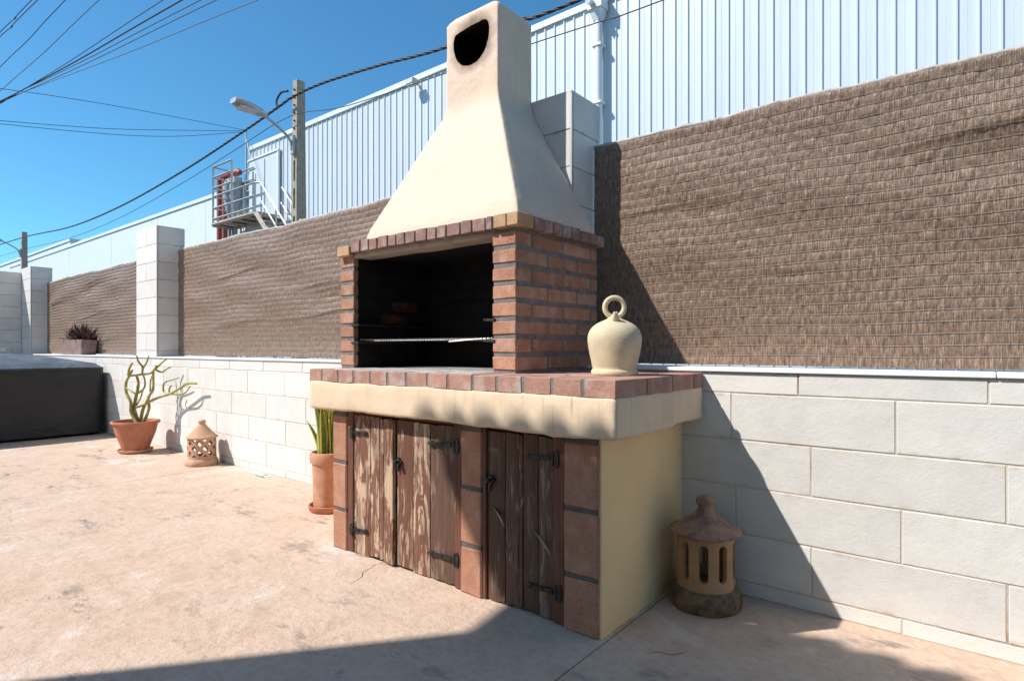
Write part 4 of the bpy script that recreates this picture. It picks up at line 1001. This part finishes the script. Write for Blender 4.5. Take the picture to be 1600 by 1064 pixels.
def cable(pts, r, label, name='overhead_cable', group=None, twist=False, n=8, mat='cable'):
    p = spline(pts, n)
    b = MB()
    if twist:
        q = []
        L = 0
        pp = spline(pts, n * 5)
        for s in range(3):
            path = []; L = 0
            for i, c in enumerate(pp):
                if i: L += (c - pp[i - 1]).length
                a = L * 9 + s * 2.094; path.append(c + Vector((0, math.cos(a), math.sin(a))) * r * .55)
            b.tube(path, r * .62, 5)
    else: b.tube(p, r, 5)
    return tag(b.build(name, mat, None, True), label, 'cable', group)
CYL = 8.22
cable([(-60, CYL, 7.6), (-41.2, CYL, 7.02), (-32.1, CYL, 6.50), (-25.9, CYL, 6.48), (-20.3, CYL, 6.78), (-16.2, CYL, 7.16), (-14.5, CYL, 7.36), (-13.7, CYL, 7.45), (-12.4, CYL, 7.42), (-10.4, CYL, 7.22), (-8.5, CYL, 6.97), (-6.5, CYL, 6.85), (-5.1, CYL, 6.74), (4, CYL, 6.6)], .030, 'thick twisted black power cable strung between the street lamp poles', 'power_cable', None, True)
cable([(-60, CYL, 6.9), (-41.0, CYL, 6.35), (-32.1, CYL, 6.0), (-25.9, CYL, 6.05), (-20.3, CYL, 6.40), (-16.9, CYL, 6.72), (-13.9, CYL, 6.98), (-11.4, CYL, 6.62), (-6.4, CYL, 6.35), (-4.8, CYL, 6.25), (-3.7, CYL, 6.2), (4, CYL, 6.1)], .010, 'thin black cable running below the thick power cable')
MB().tube(spline([(-14.5, CYL - .01, 7.34), (-14.55, CYL, 7.55), (-14.35, CYL + .02, 7.72), (-14.1, CYL + .06, 7.70)], 5), .03, 6).build('cable_clamp', 'cable', bpy.data.objects['street_lamp'], True)
ML = [([(-24.85, 12.64, 10.42), (-24.42, 8.17, 9.82), (-24.22, 6.05, 9.49), (-24.06, 4.37, 9.17), (-24.0, 3.0, 8.9)], 'cable from the mast, highest of the three crossing the sky'),
      ([(-24.85, 12.64, 10.40), (-24.42, 8.17, 9.07), (-24.22, 6.05, 8.54), (-24.06, 4.37, 8.17), (-24.0, 3.0, 7.9)], 'cable from the mast, middle of the three crossing the sky'),
      ([(-24.85, 12.64, 10.37), (-24.61, 10.08, 9.41), (-24.42, 8.17, 8.85), (-24.22, 6.05, 8.39), (-24.06, 4.37, 8.07), (-24.0, 3.0, 7.8)], 'cable from the mast, lowest of the three crossing the sky')]
for p, lb in ML: cable(p, .010, lb)
FAN = [((-12.03, 2.19), (-10.58, 2.27)), ((-13.54, 2.46), (-10.2, 2.57)), ((-14.59, 2.7), (-9.83, 2.87)), ((-15.59, 2.83), (-9.13, 3.44)), ((-15.47, 2.81), (-8.91, 3.61)), ((-15.39, 2.80), (-8.7, 3.78)), ((-15.51, 2.82), (-8.52, 3.92)), ((-14.43, 3.0), (-8.06, 4.29)), ((-12.4, 2.21), (-10.9, 2.30))]
for i, (a, b) in enumerate(FAN):
    a = Vector((*a, 6.0)); b = Vector((*b, 6.0)); d = b - a
    s = 6.0 / d.length
    cable([a - d * s * .8, a, (a + b) / 2 - Vector((0, 0, .03)), b, b + d * s * 1.3], .006 if i != 4 else .011, {4: 'thickest black cable in the fan of house wires crossing the sky', 2: 'grey cable in the fan of house wires, strung apart from its neighbours', 7: 'grey cable at the edge of the fan of house wires, nearer the mast cables'}.get(i, 'thin black house cable in the fan of wires crossing the blue sky'), group='fan of house cables', n=6, mat='cable_grey' if i in (2, 7) else 'cable')

# ------------------------------------------------------------------ the house behind, whose eave shades the foreground
hs = empty('house', (1.0, -5, 0), 'house with clay tiled eave whose shadow crosses the patio', 'house')
MB().box(-4.25, 7.0, -9.0, -1.90, -.01, 5.00).build('wall', 'house_plaster', hs)
sl = math.tan(R(12)); EY, EZ = -1.43, 4.913
b = MB(); b.add([(-4.48, EY + .0, EZ - .02), (7.2, EY, EZ - .02), (7.2, -9.2, EZ + 7.77 * sl), (-4.48, -9.2, EZ + 7.77 * sl), (-4.48, EY, EZ + .03), (7.2, EY, EZ + .03), (7.2, -9.2, EZ + 7.77 * sl + .05), (-4.48, -9.2, EZ + 7.77 * sl + .05)],
                [(0, 3, 2, 1), (4, 5, 6, 7)] + [(i, (i + 1) % 4, (i + 1) % 4 + 4, i + 4) for i in range(4)])
b.build('roof_slab', 'house_plaster', hs)
x = -4.40; tm = None
while x < 7.0:
    if tm is None:
        b = MB(); n = 9; vs = []
        for y_ in (.0, -7.3):
            for rr in (0.080, .066):
                for k in range(n): a = math.pi * k / (n - 1); vs.append((rr * math.cos(a), y_, -y_ * sl + rr * math.sin(a)))
        fs = []
        for k in range(n - 1):
            fs += [(k, k + 1, 2 * n + k + 1, 2 * n + k), (n + k, 3 * n + k, 3 * n + k + 1, n + k + 1), (k, n + k, n + k + 1, k + 1), (2 * n + k, 2 * n + k + 1, 3 * n + k + 1, 3 * n + k)]
        b.add(vs, fs); o = b.build('roof_tile', 'clay_roof', hs, True, origin=(0, 0, 0)); tm = o.data
    else:
        o = bpy.data.objects.new('roof_tile', tm); col.objects.link(o); o.parent = hs
    o.location = Vector((x, EY + .06, EZ + .025)) - WL[hs.name]; x += .172
